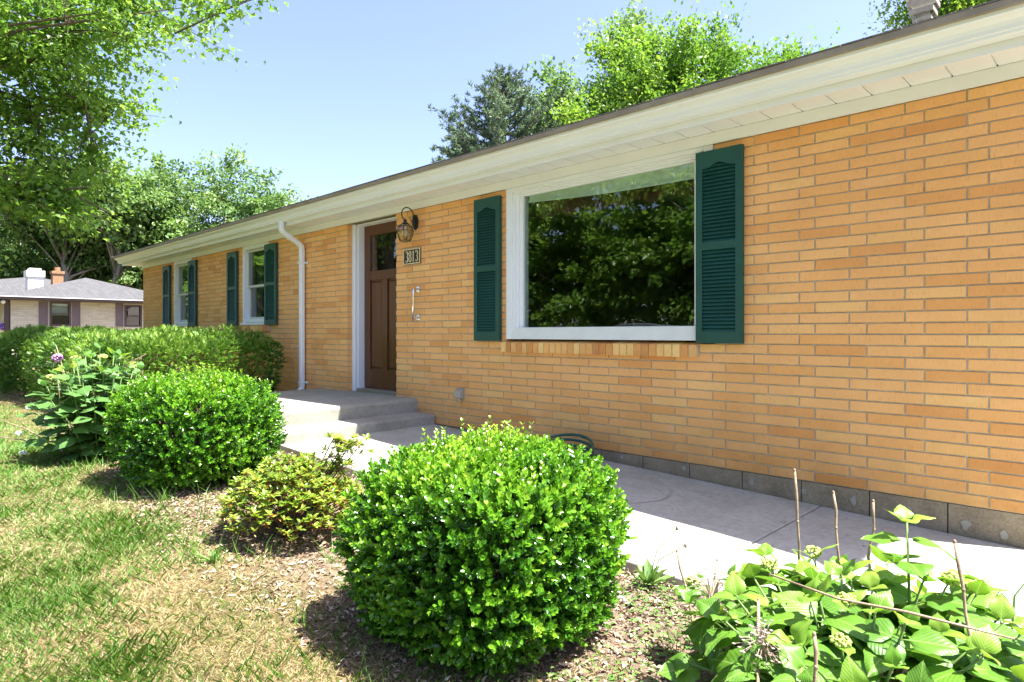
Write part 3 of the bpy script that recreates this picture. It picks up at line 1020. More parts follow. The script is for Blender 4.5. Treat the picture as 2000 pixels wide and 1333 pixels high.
mb.build("finial", M['black'], lan, True)
def ring6(r, z): return [(lx + r * math.cos(R(60 * k + 15)), ly + r * math.sin(R(60 * k + 15)), lz + z) for k in range(6)]
levels = [(.040, .090), (.078, .066), (.100, .018), (.062, -.088)]
ribs = MB()
for k in range(6):
    ribs.tube([ring6(r, z)[k] for r, z in levels], .0045, 5)
for r, z in (levels[2], levels[3], levels[1]):
    rr = ring6(r, z)
    for k in range(6): ribs.tube([rr[k], rr[(k + 1) % 6]], .0042, 5)
ribs.build("cage", M['black'], lan)
for k in range(6):
    g = MB()
    for (r0, z0_), (r1, z1_) in zip(levels[:-1], levels[1:]):
        a, b = ring6(r0 * .985, z0_), ring6(r1 * .985, z1_)
        g.add([a[k], a[(k + 1) % 6], b[(k + 1) % 6], b[k]], [(0, 1, 2, 3)])
    g.build("glass_panel", M['lamp_glass'], lan)
g = MB(); g.ball((lx, ly, lz - .005), .032, 12, 8, (1, 1, 1.25)); g.lathe((lx, ly, lz), [(.016, .085), (.016, .03)], 8); g.build("bulb", M['bulb'], lan, True)

# house number sign
nx0, nx1, nz0, nz1 = -5.925, -5.615, 1.733, 1.908
sg = root("house_number_sign", ((nx0 + nx1) / 2, 0, nz0), "black house number plaque reading 3813 with a gold rim", "sign")
mb = MB(); mb.box(nx0, nx1, -.012, -.001, nz0, nz1); mb.build("plate", M['plaque'], sg, bevel=.002)
mb = MB()
for a, b, c, d in ((nx0 + .003, nx1 - .003, nz1 - .014, nz1 - .003), (nx0 + .003, nx1 - .003, nz0 + .003, nz0 + .014), (nx0 + .003, nx0 + .014, nz0 + .014, nz1 - .014), (nx1 - .014, nx1 - .003, nz0 + .014, nz1 - .014)):
    mb.box(a, b, -.017, -.012, c, d)
mb.build("rim", M['gold'], sg)


def stroke(mb, pts, widths, y0=-.0165, y1=-.0122):
    n = len(pts); L = []; Rr = []
    for i in range(n):
        a = np.array(pts[max(i - 1, 0)]); b = np.array(pts[min(i + 1, n - 1)])
        t = (b - a) / max(np.linalg.norm(b - a), 1e-6); nn = np.array([-t[1], t[0]])
        L.append(np.array(pts[i]) + nn * widths[i] / 2); Rr.append(np.array(pts[i]) - nn * widths[i] / 2)
    for i in range(n - 1):
        q = [L[i], L[i + 1], Rr[i + 1], Rr[i]]
        mb.add([(p[0], y0, p[1]) for p in q] + [(p[0], y1, p[1]) for p in q], [(0, 1, 2, 3), (0, 4, 5, 1), (1, 5, 6, 2), (2, 6, 7, 3), (3, 7, 4, 0)])


def arc(cx, cz, rx, rz, a0, a1, n=14):
    return [(cx + rx * math.cos(R(a0 + (a1 - a0) * i / n)), cz + rz * math.sin(R(a0 + (a1 - a0) * i / n))) for i in range(n + 1)]


def wid(pts, cx, thin, thick, rx):
    return [thin + (thick - thin) * min(1, abs(p[0] - cx) / rx) ** 1.3 for p in pts]


zc = (nz0 + nz1) / 2; Hh = .120
for ch, cx in zip("3813", (nx0 + .066, nx0 + .128, nx0 + .186, nx0 + .243)):
    mb = MB()
    if ch == '3':
        for zz, r0 in ((zc + .029, .031), (zc - .029, .031)):
            p = arc(cx, zz, .020, r0, 165 if zz > zc else 85, -85 if zz > zc else -165); stroke(mb, p, wid(p, cx, .006, .015, .02))
        stroke(mb, [(cx - .006, zc), (cx + .008, zc)], [.006, .006])
        for zz in (zc + .042, zc - .042): mb.prism_y([(cx - .017 + .008 * math.cos(a), zz + .008 * math.sin(a)) for a in np.linspace(0, 5.5, 8)], -.0165, -.0122)
    elif ch == '8':
        for zz, rx, rz in ((zc + .030, .017, .029), (zc - .028, .020, .032)):
            p = arc(cx, zz, rx, rz, 0, 360, 22); stroke(mb, p, wid(p, cx, .006, .014, rx))
    else:
        stroke(mb, [(cx, zc - .06), (cx, zc + .06)], [.014, .014]); stroke(mb, [(cx - .017, zc - .058), (cx + .017, zc - .058)], [.006, .006]); stroke(mb, [(cx - .016, zc + .044), (cx - .002, zc + .057)], [.005, .009])
    mb.build("numeral", M['gold'], sg)

# grab rail
gx = -5.665
gr = root("grab_rail", (gx, 0, 1.1), "short chrome grab rail fixed upright to the brick by the door", "rail")
mb = MB()
mb.tube([(gx, -.012, 1.452), (gx, -.045, 1.452), (gx, -.062, 1.446), (gx, -.070, 1.430), (gx, -.071, 1.40), (gx, -.071, 1.10)], .0125, 12)
mb.tube([(gx, -.012, 1.14), (gx, -.071, 1.14)], .011, 10)
mb.build("bar", M['chrome'], gr, True)
for z in (1.452, 1.14):
    mb = MB(); mb.tube([(gx, 0, z), (gx, -.008, z), (gx, -.014, z)], [.036, .036, .026], 18); mb.build("flange", M['chrome'], gr)

# outdoor socket with a weather cover
ox, oz = -4.955, .352
ob = root("outdoor_socket", (ox, 0, oz), "small weathered socket box low on the brick wall", "socket")
mb = MB(); mb.box(ox - .055, ox + .055, -.012, 0, oz - .055, oz + .055); mb.build("base_plate", M['grey_box'], ob, bevel=.003)
mb = MB(); mb.hexa([(ox - .042, -.075, oz - .042), (ox + .042, -.075, oz - .042), (ox + .05, -.0125, oz - .05), (ox - .05, -.0125, oz - .05), (ox - .038, -.070, oz + .036), (ox + .038, -.070, oz + .036), (ox + .05, -.0125, oz + .05), (ox - .05, -.0125, oz + .05)])
mb.build("cover", M['grey_box'], ob, bevel=.01)
mb = MB(); mb.tube([(ox, -.03, oz - .045), (ox, -.03, oz - .075)], .012, 8); mb.build("spout", M['aluminium'], ob)

# garden hose, coiled against the wall
pts = []
for k in range(220):
    a = k * .2; r = .30 - .018 * math.floor(a / 6.283 / 2) + .012 * math.sin(a * .37)
    cx, cy = -3.30, -.40
    x = cx + r * math.cos(a); y = cy + r * .92 * math.sin(a)
    lean = max(0, (a / 6.283 - 3.5)) * .030
    z = walk_z(x) + .015 + .020 * (a / 6.283) * .82 + max(0, y - cy) * lean * 4.2
    pts.append((x, y, z))
mb = MB(); mb.tube(pts, .0115, 8)
tag(mb.build("garden_hose", M['hose'], None, True), "dark green garden hose coiled on the walk against the house wall", "hose")
ls = [(-3.0 + .02 * i, -.045 - .012 * math.sin(i * .5), walk_z(-3.0 + .02 * i) + .012) for i in range(40)]

# ------------------------------------------------------------------ shrubs
def shell_points(N, c, rx, ry, zlo, zhi, seed, depth=.17, power=3.2, lump=.045):
    """points in the outer shell of a clipped shrub; returns pos, outward normal, how deep (0 = tip)"""
    r = np.random.default_rng(seed)
    d = nrm(r.normal(size=(N, 3)))
    hz = (zhi - zlo) / 2; zc_ = (zhi + zlo) / 2
    p = power
    k = (np.abs(d[:, 0]) ** p + np.abs(d[:, 1]) ** p + np.abs(d[:, 2]) ** p) ** (-1 / p)
    s = d * k[:, None]
    nz = Noise3(seed + 1, 6.0)(s) * lump + Noise3(seed + 2, 15.0)(s) * lump * .6
    dep = r.random(N) ** 1.3
    s = s * (1 + nz - dep * depth / ((rx + ry + hz) / 3))[:, None]
    pos = s * np.array([rx, ry, hz]) + np.array([c[0], c[1], zc_])
    n = nrm(np.sign(d) * np.abs(d) ** (p - 1) / np.array([rx, ry, hz]))
    return pos, n, dep


def sprigs(pos, out, dep, seed, per=12, step=.0062, lean_up=.5, spread=.9, jit=.38):
    """opposite leaf pairs along short twigs"""
    r = np.random.default_rng(seed)
    N = len(pos)
    ax = nrm(out + np.array([0, 0, lean_up]) + r.normal(size=(N, 3)) * jit)
    ref = nrm(np.cross(ax, r.normal(size=(N, 3))))
    ref2 = np.cross(ax, ref)
    P = []; D = []; Nn = []; Tt = []
    ln = r.uniform(.8, 1.5, N)
    for k in range(per):
        f = (k // 2) / (per / 2 - 1)
        side = ref if (k // 2) % 2 == 0 else ref2
        sg_ = 1 if k % 2 == 0 else -1
        q = pos + ax * ((k // 2) * step * ln - per / 4 * step)[:, None]
        sp = spread * (1.15 - .6 * f)
        d = nrm(ax + sg_ * side * sp + r.normal(size=(N, 3)) * .18)
        nn = nrm(ax - d * np.sum(ax * d, 1)[:, None] + r.normal(size=(N, 3)) * .12)
        P.append(q); D.append(d); Nn.append(nn); Tt.append(np.full(N, f))
    return np.concatenate(P), np.concatenate(D), np.concatenate(Nn), np.concatenate(Tt), np.tile(dep, per), np.tile(np.arange(N), per), ax


def boxwood(c, rx, ry, h, seed, nsp, label, leaf=(.021, .0125), step=.0125, depth=.17, new=.30, tpl='oval'):
    zg = float(gz(c[0], c[1]))
    ro = root("boxwood_shrub", (c[0], c[1], zg), label, "shrub", "clipped boxwood shrubs beside the walk")
    pos, n, dep = shell_points(nsp, c, rx, ry, zg - .03, zg + h, seed, depth)
    P, D, Nn, f, dd, sid, ax = sprigs(pos, n, dep, seed + 5, 12, step)
    r = np.random.default_rng(seed + 9)
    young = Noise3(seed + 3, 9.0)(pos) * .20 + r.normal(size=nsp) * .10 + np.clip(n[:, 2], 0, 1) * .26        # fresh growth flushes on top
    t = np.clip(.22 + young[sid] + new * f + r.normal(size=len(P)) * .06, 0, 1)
    L = leaf[0] * r.uniform(.75, 1.25, len(P)) * (1 - .25 * f); W = L * leaf[1] / leaf[0] * r.uniform(.9, 1.15, len(P))
    # some long new shoots standing proud of the clipped top
    rr = random.Random(seed)
    stem = MB(); pp = []; dv = []; nv = []; tv = []
    for k in range(46):
        a = rr.uniform(0, 6.28); q = rr.uniform(0, .92)
        x, y = c[0] + rx * q * math.cos(a), c[1] + ry * q * math.sin(a)
        z = zg + .02 + h * (.5 + .5 * (1 - q ** 2.6) ** (1 / 2.6)) - .01
        hh = rr.uniform(.03, .085); lx_, ly_ = rr.uniform(-.25, .25), rr.uniform(-.25, .25)
        stem.tube([(x, y, z - .05), (x + lx_ * hh, y + ly_ * hh, z + hh)], .0012, 4)
        for j in range(5):
            g = j / 4
            for s_ in (-1, 1):
                b = a + j * 1.57
                pp.append((x + lx_ * hh * g, y + ly_ * hh * g, z + hh * g)); dv.append((math.cos(b) * s_ * .8, math.sin(b) * s_ * .8, .9)); nv.append((-math.cos(b) * s_, -math.sin(b) * s_, .9)); tv.append(min(1, .62 + .35 * g))
    leaves("foliage", tpl, np.concatenate([P, pp]), np.concatenate([D, dv]), np.concatenate([Nn, nv]), np.concatenate([L, np.full(len(pp), .018)]), np.concatenate([W, np.full(len(pp), .010)]), M['boxwood'], np.concatenate([t, tv]), ro)
    for k in range(9):
        a = k * .7; q = .6
        stem.tube([(c[0] + .03 * math.cos(a), c[1] + .03 * math.sin(a), zg - .03), (c[0] + rx * .3 * math.cos(a), c[1] + ry * .3 * math.sin(a), zg + h * .35), (c[0] + rx * q * math.cos(a), c[1] + ry * q * math.sin(a), zg + h * .75)], [.014, .009, .004], 6)
    for k in range(240):
        a = rr.uniform(0, 6.28); b = rr.uniform(-.1, 1.45)
        d = Vector((math.cos(a) * math.cos(b), math.sin(a) * math.cos(b), math.sin(b)))
        e = Vector((c[0] + d.x * rx * .9, c[1] + d.y * ry * .9, zg + h * .45 + d.z * h * .45)); s0 = Vector((c[0] + d.x * rx * .3, c[1] + d.y * ry * .3, zg + h * .35))
        stem.tube([s0, s0.lerp(e, .5) + Vector((0, 0, -.02)), e], [.005, .0035, .0016], 4)
    tag(stem.build("stem", M['bark'], ro), kind='stuff')
    return ro


boxwood((-1.835, -2.615), .468, .468, .705, 11, 7200, "big round boxwood in front, right of the azalea, with bright fresh tips", (.0265, .0155), .0088, .15)
boxwood((-4.86, -2.605), .515, .515, .72, 31, 5000, "round boxwood standing between the azalea and the tall hydrangea by the steps", (.030, .0185), .010, .16, .24, 'rhomb')


# yew hedge
def hedge(label, x0, x1, y0, y1, h, N, seed):
    ro = root("yew_hedge", ((x0 + x1) / 2, (y0 + y1) / 2, -.05), label, "hedge")
    r = np.random.default_rng(seed)
    lx_, ly_ = x1 - x0, y1 - y0
    areas = np.array([lx_ * ly_ * 1.3, lx_ * h * 1.2, ly_ * h * 2.6, ly_ * h * .5, lx_ * h * .3])
    face = r.choice(5, N, p=areas / areas.sum())
    a, b = r.random(N), r.random(N)
    P = np.zeros((N, 3)); n = np.zeros((N, 3))
    m = face == 0; P[m] = np.stack([x0 + a * lx_, y0 + b * ly_, np.full(N, h)], 1)[m]; n[m] = (0, 0, 1)
    m = face == 1; P[m] = np.stack([x0 + a * lx_, np.full(N, y0), b * h], 1)[m]; n[m] = (0, -1, 0)
    m = face == 2; P[m] = np.stack([np.full(N, x1), y0 + a * ly_, b * h], 1)[m]; n[m] = (1, 0, 0)
    m = face == 3; P[m] = np.stack([np.full(N, x0), y0 + a * ly_, b * h], 1)[m]; n[m] = (-1, 0, 0)
    m = face == 4; P[m] = np.stack([x0 + a * lx_, np.full(N, y1), b * h], 1)[m]; n[m] = (0, 1, 0)
    # round the box
    c = np.array([(x0 + x1) / 2, (y0 + y1) / 2, h * .45]); hs = np.array([lx_ / 2, ly_ / 2, h * .55])
    inner = np.clip(P - c, -(hs - .28), hs - .28)
    dv = (P - c) - inner; l = np.linalg.norm(dv, axis=1)
    n = nrm(dv + n * .05)
    P = c + inner + n * np.minimum(l, .28)[:, None]
    lump = Noise3(seed + 1, 2.6)(P) * .09 + Noise3(seed + 2, 8.0)(P) * .085
    dep = r.random(N) ** 1.2
    P = P + n * (lump - dep * .20 + .03)[:, None]
    P[:, 2] -= .04
    ax = nrm(n * .9 + np.array([0, 0, .55]) + r.normal(size=(N, 3)) * .45)
    # each sprig is a flat feather: a middle strand with side needles
    Pp = []; D = []; Nn = []; T = []; LL = []
    s = nrm(np.cross(ax, np.array([0, 0, 1.0]) + r.normal(size=(N, 3)) * .5)); up = np.cross(s, ax)
    ln = r.uniform(.045, .095, N)
    age = Noise3(seed + 4, 5.0)(P) * .2 + r.normal(size=N) * .13 + .36 + .2 * np.clip(n[:, 2], 0, 1)
    for f, sd, k in ((0, 0, 1.0), (.15, 1, .55), (.15, -1, .55), (.5, 1, .45), (.5, -1, .45)):
        Pp.append(P + ax * (f * ln)[:, None]); D.append(nrm(ax * (.9 if sd else 1) + s * sd * .8 + up * .15)); Nn.append(up); T.append(age - .06 + .55 * f + (.22 if sd == 0 else 0)); LL.append(ln * k)
    L = np.concatenate(LL)
    leaves("foliage", 'rhomb', np.concatenate(Pp), np.concatenate(D), np.concatenate(Nn), L, L * .24, M['yew'], np.clip(np.concatenate(T), 0, 1), ro)
    stem = MB(); rr = random.Random(seed)
    for k in range(60):
        x, y = rr.uniform(x0 + .4, x1 - .4), rr.uniform(y0 + .4, y1 - .3)
        stem.tube([(x, y, -.1), (x + rr.uniform(-.2, .2), y + rr.uniform(-.2, .2), h * .85)], [.02, .006], 5)
    tag(stem.build("stem", M['bark'], ro), kind='stuff')
    return ro


hedge("long clipped yew hedge below the two small windows", -17.0, -8.38, -2.45, -.20, .95, 30000, 51)

# azalea: low spreading, leaves in whorls at branch ends
def azalea(c, label):
    zg = float(gz(c[0], c[1]))
    ro = root("azalea_shrub", (c[0], c[1], zg), label, "shrub")
    rr = random.Random(5); r = np.random.default_rng(5)
    stem = MB(); tips = []
    for k in range(620):
        a = rr.uniform(0, 6.28); q = math.sqrt(rr.random())
        x = c[0] + .40 * q * math.cos(a); y = c[1] + .36 * q * math.sin(a)
        z = zg + .16 + .22 * (1 - q ** 2) + rr.uniform(-.11, .05)
        tips.append((x, y, max(z, zg + .05)))
    for k in range(46):
        tips.append((c[0] + .20 + rr.gauss(0, .055), c[1] + .22 + rr.gauss(0, .05), zg + .40 + rr.uniform(-.06, .12)))
    P = []; D = []; Nn = []; T = []; L = []
    for i, t in enumerate(tips):
        if i % 4 == 0:
            stem.tube([(c[0] + rr.uniform(-.06, .06), c[1] + rr.uniform(-.06, .06), zg - .02), (c[0] + (t[0] - c[0]) * .5, c[1] + (t[1] - c[1]) * .5, zg + (t[2] - zg) * .55), t], [.008, .005, .002], 5)
        nl = rr.randint(6, 9); ph = rr.uniform(0, 6.28); base = rr.uniform(.36, .98)
        tl = Vector((rr.gauss(0, .45), rr.gauss(0, .45), 1)).normalized()
        for j in range(nl):
            b = ph + j * 6.283 / nl
            d = (math.cos(b) + tl.x, math.sin(b) + tl.y, rr.uniform(-.2, 1.15))
            P.append(t); D.append(d); Nn.append((-.3 * math.cos(b), -.3 * math.sin(b), 1)); T.append(min(1, max(.3, base + rr.gauss(0, .12)))); L.append(rr.uniform(.028, .046))
        for j in range(8):    # spent brown blossoms and old leaves below the whorl
            b = rr.uniform(0, 6.28)
            P.append((t[0], t[1], t[2] - rr.uniform(-.012, .02))); D.append((math.cos(b), math.sin(b), rr.uniform(-1.0, .6))); Nn.append((0, 0, 1)); T.append(rr.choice([0.02, .1, .16, .26])); L.append(rr.uniform(.014, .026))
    L = np.array(L)
    leaves("foliage", 'oval', P, D, Nn, L, L * .36, M['azalea'], T, ro)
    tag(stem.build("stem", M['bark'], ro), kind='stuff')
    mb = MB(); z = zg + .37
    mb.tube([(c[0] - .10, c[1] - .06, z + .03), (c[0] - .02, c[1] - .02, z + .005), (c[0] + .07, c[1] + .03, z - .01), (c[0] + .17, c[1] + .16, z + .05)], [.007, .0065, .006, .004], 6)
    mb.build("bare_branch", M['bark'], ro)
    return ro


azalea((-3.33, -2.665), "low spreading azalea with yellow-green leaves and spent orange blossom between the two boxwoods")


# hydrangeas: every leaf is its own part
def hyd_leaf_mesh(seed, mat, nv=9, nu=3):
    r = random.Random(seed)
    droop = r.uniform(.05, .62); fold = r.uniform(.10, .48); twist = r.uniform(-.25, .25); wav = r.uniform(.015, .055)
    vs = []; uv = []
    for j in range(nv + 1):
        v = j / nv
        w = .47 * (math.sin(math.pi * v ** .72) ** .85) * (1 - .18 * v) if 0 < v < 1 else 0.004
        if 0 < j < nv: w *= 1 + (.03 if j % 2 else -.03)
        for i in range(-nu, nu + 1):
            u = i / nu
            x = v - .06 * abs(u) * v; y = w * u * .98
            z = -droop * v * v + fold * abs(y) * 1.1 - .9 * fold * abs(y) * abs(u) + wav * math.sin(v * 9 + abs(u) * 3 + seed) * abs(u) + twist * y * v
            vs.append((x, y, z)); uv.append((.5 + u * .5 * (w / .47), v))
    m = 2 * nu + 1; fs = []
    for j in range(nv):
        for i in range(m - 1):
            a = j * m + i; fs.append((a, a + m, a + m + 1, a + 1))
    me = bpy.data.meshes.new("leaf"); me.from_pydata(vs, [], fs)
    ul = me.uv_layers.new(name="UVMap")
    idx = np.zeros(len(me.loops), dtype=np.int32); me.loops.foreach_get('vertex_index', idx)
    ul.data.foreach_set('uv', np.array(uv, dtype=np.float32)[idx].ravel())
    me.polygons.foreach_set('use_smooth', [True] * len(me.polygons))
    me.materials.append(mat); me.update()
    return me


HY = [hyd_leaf_mesh(i, M['hyd']) for i in range(7)]
HYN = [hyd_leaf_mesh(20 + i, M['hyd_new']) for i in range(4)]
HYD = [hyd_leaf_mesh(40 + i, M['hyd_dark'], 6, 2) for i in range(6)]


def leaf_matrix(p, d, up, s, wscale=1.0):
    d = Vector(d).normalized(); up = Vector(up)
    y = up.cross(d)
    if y.length < 1e-4: y = d.orthogonal()
    y.normalize(); z = d.cross(y)
    return Matrix((( d.x * s, y.x * s * wscale, z.x * s, p[0]), (d.y * s, y.y * s * wscale, z.y * s, p[1]), (d.z * s, y.z * s * wscale, z.z * s, p[2]), (0, 0, 0, 1)))


def flower_head(c, r, mat, parent, seed, name="flower_head", flat=.7, n=70, ps=.010):
    rr = random.Random(seed); mb = MB()
    for k in range(n):
        d = Vector((rr.gauss(0, 1), rr.gauss(0, 1), rr.gauss(.4, 1))).normalized()
        p = Vector(c) + Vector((d.x * r, d.y * r, d.z * r * flat))
        mb.ball(p, ps * rr.uniform(.5, 1.1), 5, 4)
    mb.build(name, mat, parent, True)


def hydrangea(c, label, stems, seed, main, new, rad, zlo, zhi, lsize, pairs=3, lift=0.0, maxl=240, extra=()):
    zg = float(gz(c[0], c[1])); spare = []
    ro = root("hydrangea", (c[0], c[1], zg), label, "shrub", None)
    rr = random.Random(seed); nl = 0
    gs = MB(); tops = []
    for k in range(stems):
        a = 2.399963 * k + rr.uniform(-.2, .2); q = math.sqrt((k + .5) / stems)
        tx = c[0] + rad[0] * q * math.cos(a); ty = c[1] + rad[1] * q * math.sin(a)
        tz = zg + zlo + (zhi - zlo) * (1 - q ** 2) ** .5 + rr.uniform(-.07, .05)
        b = Vector((c[0] + .35 * (tx - c[0]), c[1] + .35 * (ty - c[1]), zg - .02)); t = Vector((tx, ty, tz))
        m = b.lerp(t, .55) + Vector((0, 0, .05))
        gs.tube([b, m, t], [.006, .005, .003], 6)
        ax = (t - m).normalized(); ph = rr.uniform(0, 6.28)
        tops.append((t, ax))
        for j in range(pairs + 1):
            g = 1 - j * .23
            p = m.lerp(t, max(0, 1 - (j) * .38)) if j < 3 else b.lerp(m, max(.3, 1 - (j - 2.6) * .4))
            for s in (0, 1):
                bb = ph + j * 1.571 + s * 3.1416 + rr.uniform(-.3, .3)
                out = Vector((math.cos(bb), math.sin(bb), 0))
                if j == 0:
                    d = out * .55 + ax * .9; sz = lsize * rr.uniform(.40, .62); me = rr.choice(new)
                else:
                    d = out + ax * rr.uniform(-.05, .55) + Vector((0, 0, rr.uniform(-.25, .2))); sz = lsize * rr.uniform(.80, 1.25); me = rr.choice(main)
                up = Vector((0, 0, 1)) + ax * .6 - out * .25 + Vector((rr.gauss(0, .38), rr.gauss(0, .38), 0))
                pet = p + d.normalized() * sz * .16
                mx = leaf_matrix(pet, d, up, sz, rr.uniform(.9, 1.1))
                if nl < maxl: link("leaf", me, ro, mx)
                else: spare.append((me, mx))
                gs.tube([p, pet + d.normalized() * sz * .02], [.0022, .0018], 5)
                nl += 1
    if spare:      # leaves past the 300 that show most
        vs = []; fs = []; uvs = []
        for me, mx in spare:
            k = len(vs); co = np.zeros(len(me.vertices) * 3, dtype=np.float32); me.vertices.foreach_get('co', co)
            vs += [tuple(mx @ Vector(v)) for v in co.reshape(-1, 3)]
            fs += [tuple(i + k for i in p.vertices) for p in me.polygons]
            u = np.zeros(len(me.loops) * 2, dtype=np.float32); me.uv_layers[0].data.foreach_get('uv', u); uvs.append(u)
        jm = bpy.data.meshes.new("lower_leaves"); jm.from_pydata(vs, [], fs)
        jm.uv_layers.new(name="UVMap").data.foreach_set('uv', np.concatenate(uvs))
        jm.polygons.foreach_set('use_smooth', [True] * len(jm.polygons)); jm.materials.append(main[0].materials[0]); jm.update()
        tag(link("lower_leaves", jm, ro), kind='stuff')
    for (tx, ty, tz) in extra:
        b = Vector((tx + .03, ty - .05, zg)); t = Vector((tx, ty, tz)); gs.tube([b, b.lerp(t, .5), t], [.006, .005, .003], 6)
        for j, (dz, k) in enumerate(((0, .45), (.0, .5), (.06, .95), (.12, 1.0))):
            for s in (0, 1):
                bb = j * 1.57 + s * 3.14 + .5; out = Vector((math.cos(bb), math.sin(bb), 0)); d = out + Vector((0, 0, .9 if dz == 0 else .1)); sz = lsize * k
                link("leaf", rr.choice(new if dz == 0 else main), ro, leaf_matrix(t - Vector((0, 0, dz)) + out * .015, d, Vector((0, 0, 1)) - out * .3, sz))
    gs.build("stem", M['green_stem'], ro, True)
    return ro, tops, zg


# right foreground hydrangea
hy, tops, zg = hydrangea((-.60, -2.27), "broad-leaved hydrangea at the right front corner with bare brown canes", 80, 3, HY, HYN, (.52, .50), .20, .43, .124, 2, maxl=284, extra=((-.50, -2.14, .40), (-.22, -1.98, .10)))
canes = [((-.80, -2.16, .0), (-.835, -2.13, .50)), ((-.72, -2.00, .05), (-.775, -1.93, .40)), ((-.66, -1.93, .1), (-.655, -1.90, .385)), ((-.30, -2.35, .05), (-.355, -2.28, .40)),
         ((-.06, -2.2, .1), (-.03, -2.16, .36)), ((-1.02, -2.42, -.1), (-1.16, -2.34, .20)), ((-.95, -2.52, -.05), (-.99, -2.38, .22)), ((-.70, -2.75, .0), (-.78, -2.55, .20)), ((-.5, -2.9, .1), (-.52, -2.86, .29))]
for i, (a, b) in enumerate(canes):
    rr = random.Random(i + 60); a, b = Vector(a), Vector(b)
    pts = [a.lerp(b, f) + Vector((rr.gauss(0, .0035), rr.gauss(0, .0035), 0)) * (0 < f < 1) for f in np.linspace(0, 1, 7)]
    mb = MB(); mb.tube(pts, [.0040 + (.0010 if j in (2, 5) else 0) for j in range(7)], 7)
    mb.ball(b, .0048, 6, 4, (1, 1, 1.6)); mb.ball(pts[4], .0058, 6, 4)
    mb.build("cane", M['cane'], hy, True)
mb = MB(); mb.tube([(-.72, -2.62, .31), (-.55, -2.60, .285), (-.40, -2.58, .29), (-.20, -2.52, .27)], [.0026, .0030, .0034, .0024], 7); mb.build("cane", M['cane'], hy, True)
rr = random.Random(9)
for i, (t, ax) in enumerate(tops):
    if i % 7 == 2:
        flower_head(t + ax * .03, .024, M['bud'], hy, i, "flower_head", .6, 60, .006)
flower_head((-.86, -2.56, .0), .036, M['bud'], hy, 77, "flower_head", 1.2, 160, .006)
for i, (x, y, z) in enumerate(((-.72, -2.66, .12), (-.95, -2.50, .16), (-.45, -2.95, .16))):
    rr = random.Random(i + 5); mb = MB()
    for k in range(90):
        d = Vector((rr.gauss(0, 1), rr.gauss(0, 1), rr.gauss(.2, 1))).normalized() * .07 * rr.uniform(.6, 1.1)
        mb.tube([(x, y, z - .02), (x + d.x * .6, y + d.y * .6, z + d.z * .7 + .01), (x + d.x, y + d.y, z + d.z)], .0009, 3, False)
        mb.ball((x + d.x, y + d.y, z + d.z), .0045, 4, 3, (1.4, 1, .5))
    mb.build("dry_flower", M['dryflower'], hy)
# grass-like leaves growing up through it
P = [(-.28, -1.95, -.1), (-.20, -1.93, -.1), (-.12, -2.0, -.1), (-.05, -1.9, -.1), (-.34, -2.0, -.1), (-.22, -1.98, -.1)]
D = [(-.08, .05, 1), (.12, .1, 1), (.35, .05, .9), (.5, .1, .6), (-.15, .0, 1), (.22, -.1, 1)]
ir = leaves("iris_plant", 'blade', P, D, [(1, -.7, .1)] * 6, [.52, .46, .48, .45, .36, .4], .012, M['grass'], [.9, .85, .8, .9, .8, .7])
tag(ir, "thin upright green blades behind the front hydrangea at the walk edge", "plant")

# left hydrangea, taller, between hedge and boxwood
hy2, tops2, zg2 = hydrangea((-6.10, -2.93), "tall hydrangea with a lilac bloom between the yew hedge and the boxwood", 58, 8, HYD, HYN[:2] + HYD[:3], (.46, .46), .22, .84, .135, 4, maxl=290)
for i, (t, ax) in enumerate(tops2):
    if i % 9 == 1: flower_head(t + ax * .03, .034, M['bud'], hy2, i, "flower_head", .55, 70, .008)
flower_head((-6.60, -3.12, .76), .036, M['lilac'], hy2, 3, "lilac_bloom", .8, 60, .010)
for i, p in enumerate(((-6.50, -3.33, .36), (-6.48, -3.40, .16), (-6.05, -3.44, .06))):
    flower_head(p, .024, M['paleblue'], hy2, i + 30, "pale_bloom", .6, 40, .006)
for i, (a, b) in enumerate((((-6.3, -3.1, .3), (-6.75, -3.1, .86)), ((-6.2, -3.2, .1), (-5.9, -3.25, .62)), ((-6.35, -3.2, .05), (-6.75, -3.5, .26)), ((-6.3, -3.0, .5), (-5.7, -2.7, .80)), ((-6.4, -3.2, .02), (-6.8, -3.55, .12)))):
    mb = MB(); a, b = Vector(a), Vector(b); mb.tube([a, a.lerp(b, .5) + Vector((.01, .02, .02)), b], [.006, .005, .003], 6); mb.build("cane", M['cane'], hy2, True)


